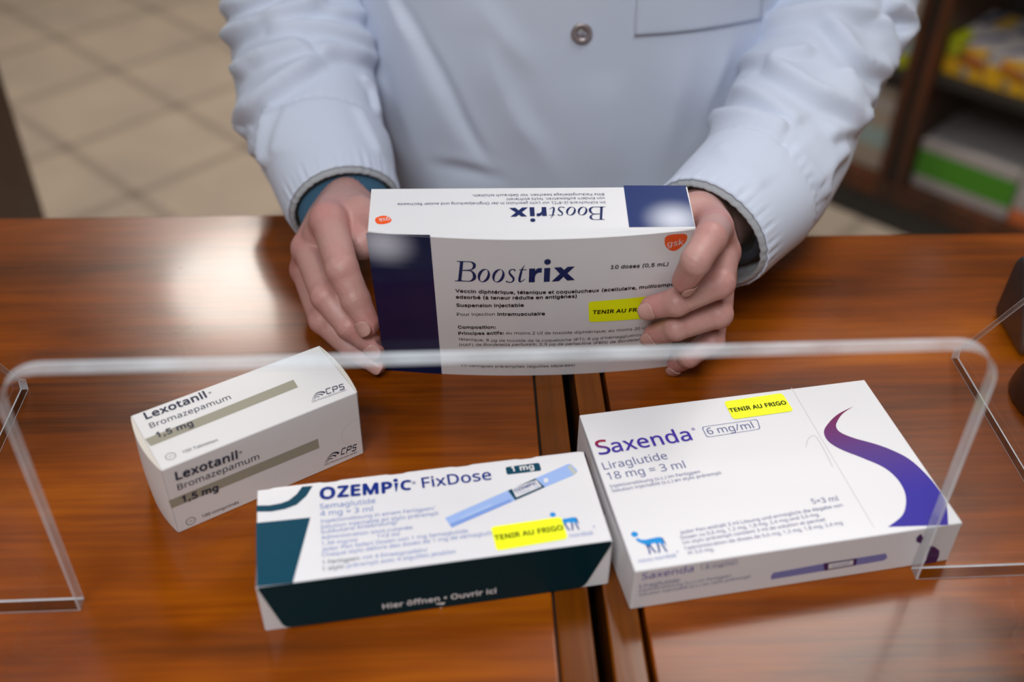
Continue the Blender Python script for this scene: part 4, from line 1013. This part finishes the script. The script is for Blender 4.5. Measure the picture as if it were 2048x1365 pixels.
# ------------------------------------------------------------------ lab coat
def cloth(name, c, rough=.75, scale=2600, st=.12):
    m = mat(name, c, rough, .25, bump=(scale, st, .0003)); b = m.node_tree.nodes['Principled BSDF']
    b.inputs['Sheen Weight'].default_value = .15; b.inputs['Sheen Roughness'].default_value = .5
    return m
coat_m = cloth('pale_blue_white_cotton', (.62, .665, .79)); lining_m = cloth('grey_facing', (.36, .37, .39)); knit_m = cloth('blue_rib_knit', (.022, .085, .15), .9, 1200, .3)
thread_m = cloth('white_thread', (.66, .69, .78))
def tube(stations, ns, nt, zscale=None):
    """sleeve: stations (x, y, z, ra, rb) -> ring points, ring centres, tangents"""
    St = catmull(stations, 24); L = np.concatenate([[0], np.cumsum(np.linalg.norm(np.diff(St[:, :3], axis=0), axis=1))])
    t = np.linspace(0, L[-1], ns); S_ = np.stack([np.interp(t, L, St[:, i]) for i in range(5)], 1)
    d = np.gradient(S_[:, :3], axis=0); d /= np.linalg.norm(d, axis=1)[:, None]
    side = np.cross(d, np.array([0, 0, 1.])); 
    ref = np.cross(d[-1], np.array([0, 0, 1.])); ref /= np.linalg.norm(ref); sides = [None] * ns; cur = ref
    for i in range(ns - 1, -1, -1):
        cur = cur - (cur @ d[i]) * d[i]; cur /= np.linalg.norm(cur); sides[i] = cur
    side = np.array(sides); up = np.cross(side, d)
    th = np.linspace(0, 2 * np.pi, nt, endpoint=False)
    R = S_[:, None, :3] + S_[:, 3][:, None, None] * np.cos(th)[None, :, None] * side[:, None, :] + S_[:, 4][:, None, None] * np.sin(th)[None, :, None] * up[:, None, :]
    N = np.cos(th)[None, :, None] * side[:, None, :] / S_[:, 3][:, None, None] + np.sin(th)[None, :, None] * up[:, None, :] / S_[:, 4][:, None, None]
    N /= np.linalg.norm(N, axis=-1, keepdims=True)
    return R, N, S_, d, t, th
def grid_faces(a, b, wrap=True):
    return [[i * b + j, i * b + (j + 1) % b, (i + 1) * b + (j + 1) % b, (i + 1) * b + j] for i in range(a - 1) for j in range(b if wrap else b - 1)]
def caster(R, wrap=True):
    a, b = R.shape[:2]; V = R.reshape(-1, 3); return BVHTree.FromPolygons([tuple(v) for v in V], grid_faces(a, b, wrap))
def on_surface(tree, pts):
    out = []
    for px, py in pts:
        d = ray(px, py); h = tree.ray_cast(Vector(CAM), Vector(d).normalized())
        if h[0] is not None: out.append(np.array(h[0]))
        else:
            # just outside the outline: nearest point to the line of sight
            best = None
            for s in np.linspace(60, 110, 40):
                q = tree.find_nearest(Vector(CAM + d * s))
                if q[0] is not None and (best is None or q[3] < best[1]): best = (np.array(q[0]), q[3])
            out.append(best[0])
    return np.array(out)
def fold(R, N, tree, folds, ease=.16):
    """each fold: crest line seen from outside, height, gentle width (left of travel), steep width (right of travel)"""
    V = R.reshape(-1, 3); Nn = N.reshape(-1, 3); D = np.zeros(len(V))
    for pts, amp, wg, ws in folds:
        P = catmull(on_surface(tree, pts), 8); best = np.full(len(V), 1e9); tb = np.zeros(len(V)); sg = np.zeros(len(V))
        for i in range(len(P) - 1):
            a, b = P[i], P[i + 1]; d = b - a; t = np.clip(((V - a) @ d) / (d @ d + 1e-9), 0, 1); r = V - (a + t[:, None] * d); q = np.linalg.norm(r, axis=1)
            m = q < best; best[m] = q[m]; tb[m] = (i + t[m]) / (len(P) - 1); rt = np.cross(d, Nn[m]); sg[m] = np.einsum('ij,ij->i', r[m], rt)
        fade = np.clip(np.minimum(tb, 1 - tb) / ease, 0, 1); fade = fade * fade * (3 - 2 * fade) * .9 + .1
        steep = sg > 0; w = np.where(steep, ws, wg)
        g = np.where(steep, np.exp(-(best / w) ** 2) * 1.28 - .28 * np.exp(-((best - 1.5 * ws) / (1.3 * ws)) ** 2) - .28 * np.exp(-(1.5 / 1.3) ** 2) * np.exp(-(best / w) ** 2), np.exp(-(np.sqrt(best ** 2 + .04) - .2) / w))
        D += amp * g * fade
    return (V + D[:, None] * Nn).reshape(R.shape)
c3 = lambda *p: [(420 + x / 2.844, y / 2.844) for x, y in p]
c4 = lambda *p: [(1100 + x / 2.354, y / 2.354) for x, y in p]

coat_V, coat_F = [], []
def coat_add(V, F):
    n = sum(len(v) for v in coat_V); coat_V.append(V.reshape(-1, 3)); coat_F.extend([[i + n for i in q] for q in F])
SLEEVES = {
 'a': [(-13.5, 90, 46, 7.2, 7.0), (-18.2, 90, 30, 6.6, 6.4), (-18.4, 88, 16, 6.0, 6.0), (-17.6, 83, 9.8, 5.7, 5.4), (-16.1, 76, 6.8, 5.2, 4.7), (-13.9, 70, 4.9, 4.5, 4.0), (-12.3, 65.6, 3.9, 3.85, 3.35)],
 'b': [(22.5, 91, 46, 7.2, 7.0), (27.4, 90, 30, 6.4, 6.2), (27.4, 87, 16, 5.9, 5.8), (24.9, 81.5, 10.2, 5.5, 5.3), (21.6, 74.5, 7.9, 5.1, 4.7), (17.6, 66, 6.2, 4.8, 4.3), (12.9, 59.6, 5.7, 4.2, 3.75)],
}
FOLDS = {
 'a': [(c3((60, 225), (165, 190), (300, 150), (470, 95), (660, 20)), 1.01, 1.2, .62), (c3((140, 410), (200, 388), (260, 350), (330, 330), (450, 300), (600, 300)), 0.84, 1.0, .55),
       (c3((160, 770), (195, 700), (265, 600), (390, 500), (510, 415), (640, 320)), 0.97, 1.2, .62), (c3((320, 190), (480, 172), (640, 182), (790, 215), (900, 265)), 0.81, 1.1, .65),
       (c3((600, 312), (720, 296), (840, 310), (930, 350)), 0.74, 1.0, .6), (c3((350, 600), (342, 680), (333, 760), (330, 870), (345, 960)), 0.74, .8, .42),
       (c3((850, 440), (915, 530), (950, 660)), 0.41, .6, .4), (c3((540, 70), (700, 95), (880, 90)), 0.61, 1.0, .55), (c3((180, 900), (250, 860), (330, 840)), 0.47, .6, .4), (c3((90, 60), (220, 30), (420, -20)), 0.68, 1., .6),
       (c3((480, 620), (420, 760), (390, 900)), 0.19, .8, .5), (c3((840, 620), (900, 760), (960, 900)), 0.22, .8, .5)],
 'b': [(c4((960, 170), (1090, 95), (1220, 68), (1400, 58), (1560, 80)), 0.88, 1.2, .8), (c4((1572, 350), (1585, 260), (1572, 170), (1540, 75)), 0.81, .9, .5), (c4((1560, 10), (1650, 60), (1668, 130), (1600, 210)), 1.01, 1.0, .8),
       (c4((880, 305), (1000, 283), (1130, 272), (1240, 238)), 0.57, .9, .55), (c4((1290, 80), (1370, 185), (1430, 262), (1500, 310), (1575, 345)), 0.84, 1.1, .6),
       (c4((1440, 600), (1432, 500), (1392, 420), (1350, 335)), 0.97, 1.1, .5), (c4((1040, 285), (1110, 360), (1250, 448), (1430, 548)), 0.81, 1.1, .75), (c4((1500, 470), (1530, 400), (1560, 345)), 0.41, .8, .5),
       (c4((1120, 620), (1050, 590), (940, 558), (800, 563), (730, 610)), 0.68, .9, .5), (c4((1290, 640), (1380, 610), (1450, 590)), 0.47, .8, .5), (c4((1290, 930), (1292, 840), (1330, 760), (1400, 690)), 0.41, .8, .5),
       (c4((870, 420), (960, 440), (1080, 520), (1180, 600)), 0.47, 1.0, .7), (c4((1130, 700), (1210, 790), (1260, 880)), 0.30, .8, .5), (c4((800, 700), (880, 790), (1000, 900)), 0.19, 1.0, .7)],
}
hem = {}
for k in ('a', 'b'):
    R, N, S_, d, t, th = tube(SLEEVES[k], 210, 150)
    tree = caster(R)
    R = fold(R, N, tree, FOLDS[k])
    Lh = t[-1] - t                                        # distance to the cuff end
    w1 = np.exp(-((Lh - .55) / .85) ** 2)[:, None] * (.045 * np.cos(46 * th + 1.7 * np.sin(5 * th)) + .03 * np.cos(29 * th + 2))[None, :]
    hl = 6.6 + .9 * np.sin(th + 1)                        # hem seam
    step = .17 / (1 + np.exp((Lh[:, None] - hl[None, :]) * 14)); dip = -.2 * np.exp(-((Lh[:, None] - hl[None, :]) / .18) ** 2) * (1 + .5 * np.cos(40 * th))[None, :]
    soft = .10 * np.sin(3 * th[None, :] + t[:, None] * .5) * np.sin(t[:, None] * .43 + 1)
    R = R + (w1 + step + dip + soft)[..., None] * N
    lowest = .02                                          # cloth rests on the counter, does not pass through it
    edge = (R @ CV) < 71.4
    R[..., 2] = np.where(edge & (R[..., 2] < lowest), lowest + .0 * R[..., 2], R[..., 2])
    coat_add(R, grid_faces(*R.shape[:2]))
    hem[k] = (R, N, S_, d, t, th)
# front and back of the coat
nz, nt = 250, 420
zs = np.linspace(-42, 49, nz); th = np.linspace(0, 2 * np.pi, nt, endpoint=False)
def torso_prof(z):
    pts = np.array([(-42, 19.5, 13.2), (-25, 19.3, 13.2), (-10, 18.7, 13.3), (2, 18.0, 13.2), (14, 17.6, 12.9), (28, 18.0, 12.4), (38, 18.6, 11.4), (43, 17.0, 10.0), (47, 11.5, 8.0), (49, 7.6, 6.8)])
    return np.interp(z, pts[:, 0], pts[:, 1]), np.interp(z, pts[:, 0], pts[:, 2])
A_, B_ = torso_prof(zs)
A_ = np.convolve(np.pad(A_, 6, 'edge'), np.ones(13) / 13, 'valid'); B_ = np.convolve(np.pad(B_, 6, 'edge'), np.ones(13) / 13, 'valid')
sp = lambda v, e: np.sign(v) * np.abs(v) ** e
R = np.stack([BCX + A_[:, None] * sp(np.cos(th), .82)[None], BCY + B_[:, None] * sp(np.sin(th), .82)[None], np.repeat(zs[:, None], nt, 1)], -1)
e1 = np.roll(R, -1, 1) - np.roll(R, 1, 1); e2 = np.gradient(R, axis=0); N = np.cross(e1, e2); N /= np.linalg.norm(N, axis=-1, keepdims=True) + 1e-9
tree = caster(R); torso_base = tree
TF = [(c3((1560, 930), (1490, 830), (1405, 680), (1290, 440), (1180, 250), (1085, 100), (1015, -20), (980, -150)), .78, 3.0, .5), (c3((1570, 925), (1500, 825), (1415, 675), (1300, 435), (1190, 245), (1095, 100)), -.62, .42, .55),
      (c3((1990, 1060), (1860, 850), (1745, 690), (1650, 500), (1590, 330), (1560, 180)), .38, 2.2, 1.0), (c3((1850, 430), (1700, 270), (1570, 90), (1490, -60)), .25, 1.8, 1.1), (c3((1680, 1025), (1520, 985), (1400, 955), (1250, 930)), -.3, .6, .5),
      (c3((1110, 960), (1020, 720), (965, 480), (925, 250)), .35, 1.6, .9),
      (c4((280, 880), (262, 560), (250, 320)), .2, 2.4, 1.8), (c4((520, 860), (545, 640), (590, 420), (630, 200)), .3, 2.2, 1.5), (c4((690, 620), (745, 440), (800, 300), (840, 160)), .3, 1.4, 1.0)]
R = fold(R, N, tree, TF, .4)
R = R + (.12 * np.sin(zs[:, None] * .21 + 3 * np.sin(th)[None]) * np.sin(9 * th + .12 * zs[:, None]))[..., None] * N
plx = BCX + .6                                            # the overlapping front edge
over = .14 / (1 + np.exp(-(R[..., 0] - (at(1117, 60, y=75)[0] + .004 * R[..., 2])) * 16)) * (R[..., 1] < BCY) * np.clip((17 - (R[..., 0] - BCX)) / 10, 0, 1)
R = R + over[..., None] * N
keep = (R @ CV) < 71.6                                    # hangs behind the counter's rear edge
coat_add(R, grid_faces(nz, nt))
torso_R = R
coat = mesh('lab_coat', np.concatenate(coat_V), coat_F, [coat_m], person, None, True)
so = coat.modifiers.new('cloth_thickness', 'SOLIDIFY'); so.thickness = .0012; so.offset = -1
torso_tree = caster(torso_R)
# grey facing along the cuff edges, and the dark inside
for k in ('a', 'b'):
    R, N, S_, d, t, th = hem[k]; e = R[-1]; c = S_[-1, :3]; ax = d[-1]; inw = c - e; inw /= np.linalg.norm(inw, axis=1)[:, None]
    rings = [e + inw * .02, e + ax * .10 + inw * .06, e + ax * .28 + inw * .16, e + ax * .36 + inw * .26, e + ax * .30 + inw * .34, e + inw * .36, e - ax * 2.2 + inw * .40]
    G = np.array(rings); G[..., 2] = np.where((G @ CV < 71.4) & (G[..., 2] < .03), .03, G[..., 2])
    o_ = mesh('cuff_facing', G.reshape(-1, 3), grid_faces(len(rings), len(th)), [lining_m], coat, None, True)
# blue knitted sweater sleeve end at the person's right wrist; dark sleeve end in the other cuff
def knit_cuff(k, s0, s1, ra, rb, off, mtl, label):
    R, N, S_, d, t, th0 = hem[k]; c, ax = S_[-1, :3] + np.array(off), d[-1]; side = np.cross(ax, (0, 0, 1.)); side /= np.linalg.norm(side); up = np.cross(side, ax)
    nt = 420; th = np.linspace(0, 2 * np.pi, nt, endpoint=False); G = []
    for s, f in ((s0, 1.0), (s0 + (s1 - s0) * .5, 1.0), (s1 - .35, .99), (s1 - .12, .985), (s1, .955), (s1 + .02, .90), (s1 - .1, .86), (s1 - .8, .85)):
        rib = 1 + .018 * np.cos(70 * th); G.append(c + ax * s + (np.cos(th) * ra * f * rib)[:, None] * side + (np.sin(th) * rb * f * rib)[:, None] * up)
    G = np.array(G); G[..., 2] = np.where((G @ CV < 71.4) & (G[..., 2] < .05), .05, G[..., 2])
    mesh('sweater_cuff', G.reshape(-1, 3), grid_faces(len(G), nt), [mtl], person, None, True, label=label)
knit_cuff('a', -4, 1.5, 3.35, 2.9, (0.05, 0, -.05), knit_m, 'blue ribbed sweater cuff')
knit_cuff('b', -5, -1.0, 3.3, 2.9, (0.2, 0, 0), cloth('dark_navy_knit', (.012, .016, .03), .9, 1200, .3), 'dark sleeve end inside the coat cuff')

# stitched details on the coat front
def front_pt(px, py, lift):
    q = torso_tree.ray_cast(Vector(CAM), Vector(ray(px, py)).normalized())
    p, nrm = np.array(q[0]), np.array(q[1]); nrm = nrm if nrm @ (CAM - p) > 0 else -nrm
    return p + nrm * lift, nrm
def seam(name, pts, w, lift, parent, m, dash=None):
    P = catmull([(*p, 0) for p in pts], 14)[:, :2]; mb = MB(); Q = [front_pt(*p, lift) for p in P]
    for i in range(len(Q) - 1):
        if dash and i % 2: continue
        (a, na), (b, nb) = Q[i], Q[i + 1]; dd = b - a; dd /= np.linalg.norm(dd) + 1e-9; sd = np.cross(dd, na)
        mb.add([a - sd * w, a + sd * w, b + sd * w, b - sd * w, a + na * w * .8, b + na * w * .8], [[0, 4, 5, 3], [4, 1, 2, 5]])
    return mb.out(name, [m], parent, smooth=True)
pc = [front_pt(1163, 66, .1)]
bp, bn = pc[0]; bu = np.cross(bn, (0, 0, 1.)); bu /= np.linalg.norm(bu); bv = np.cross(bu, bn)
def lathe(name, prof, m, parent):
    n = 48; V = [bp + r * (math.cos(a) * bu + math.sin(a) * bv) + h * bn for r, h in prof for a in np.linspace(0, 2 * math.pi, n, endpoint=False)]
    return mesh(name, V, grid_faces(len(prof), n), [m], parent, None, True)
snap_m = mat('dull_metal_snap', (.42, .35, .35), .38, .5, metal=.75)
btn = lathe('snap_button', [(.78, -.05), (.80, .02), (.79, .09), (.74, .14), (.64, .16), (.50, .15), (.42, .11), (.37, .05), (.36, .0)], snap_m, coat)
lathe('snap_centre', [(.36, .02), (.30, .05), (.18, .07), (.02, .08)], mat('snap_cap_metal', (.62, .64, .70), .2, .5, metal=.9), btn)
# breast pocket: a cloth patch with its own edge
q4 = [(1276, -60), (1530, -95), (1521, 37), (1268, 71)]
n = 22; G = np.zeros((n + 1, n + 1, 3))
for i in range(n + 1):
    for j in range(n + 1):
        a, b = i / n, j / n; p = (1 - b) * ((1 - a) * np.array(q4[0]) + a * np.array(q4[1])) + b * ((1 - a) * np.array(q4[3]) + a * np.array(q4[2]))
        p = p + np.array([0, 6 * math.sin(a * math.pi) * b])
        edge = min(a, 1 - a, 1 - b); G[i, j] = front_pt(p[0], p[1], 0.03 + .05 * min(1, edge / .05) + .04 * math.sin(math.pi * a) * (1 - b))[0]
V = G.reshape(-1, 3); pk = mesh('chest_pocket', V, grid_faces(n + 1, n + 1, False), [coat_m], coat, None, True)
sd = pk.modifiers.new('cloth_thickness', 'SOLIDIFY'); sd.thickness = .001; sd.offset = 1
# trousers, shoes, hair
trs = cloth('charcoal_trousers', (.03, .032, .038))
def legs(P):
    d = ell(P, (BCX, BCY, -20), (17, 11, 16))
    for s in (-1, 1):
        hip = (BCX + s * 8, BCY + 1, -18); kn = (BCX + s * 9, BCY, -50); an = (BCX + s * 9.5, BCY + 2, -88)
        d = smin(d, cone(P, hip, kn, 9.4, 7.0), 2); d = smin(d, cone(P, kn, an, 7.0, 5.6), 2)
    return np.maximum(d, -(P[..., 2] + 89.5))
V, F = surface(legs, (-16, 72, -92), (26, 102, -3), 1.3); mesh('trousers', V, F, [trs], person, None, True)
leather = mat('black_leather', (.012, .011, .010), .35)
for s in (-1, 1):
    sx = BCX + s * 9.8
    def shoe(P): return np.maximum(smin(smin(ell(P, (sx, BCY - 6, -91.6), (4.6, 11.5, 4.6)), ell(P, (sx, BCY + 3.5, -90.5), (4.0, 5.6, 6.2)), 2), ell(P, (sx, BCY - 1, -93), (4.4, 15, 3)), 1.5), -(P[..., 2] + 94.95))
    V, F = surface(shoe, (sx - 6, BCY - 20, -96), (sx + 6, BCY + 16, -83), .8); mesh('shoe', V, F, [leather], person, None, True)
def hairf(P):
    Q = P - HC.astype(np.float32); d = ell(Q, (0, 2.0, 4.2), (8.1, 9.6, 8.9)); d = d + .12 * np.sin(Q[..., 0] * 4 + Q[..., 1]) * np.sin(Q[..., 2] * 2)
    return np.maximum(d, np.maximum(-(Q[..., 2] + .55 * Q[..., 1] - 1.2), -(Q[..., 2] + 5)) * .8)
V, F = surface(hairf, HC - (10, 12, 8), HC + (10, 14, 16), .6); mesh('hair', V, F, [mat('brown_hair', (.045, .026, .015), .6, bump=(160, .6, .002))], person, None, True)
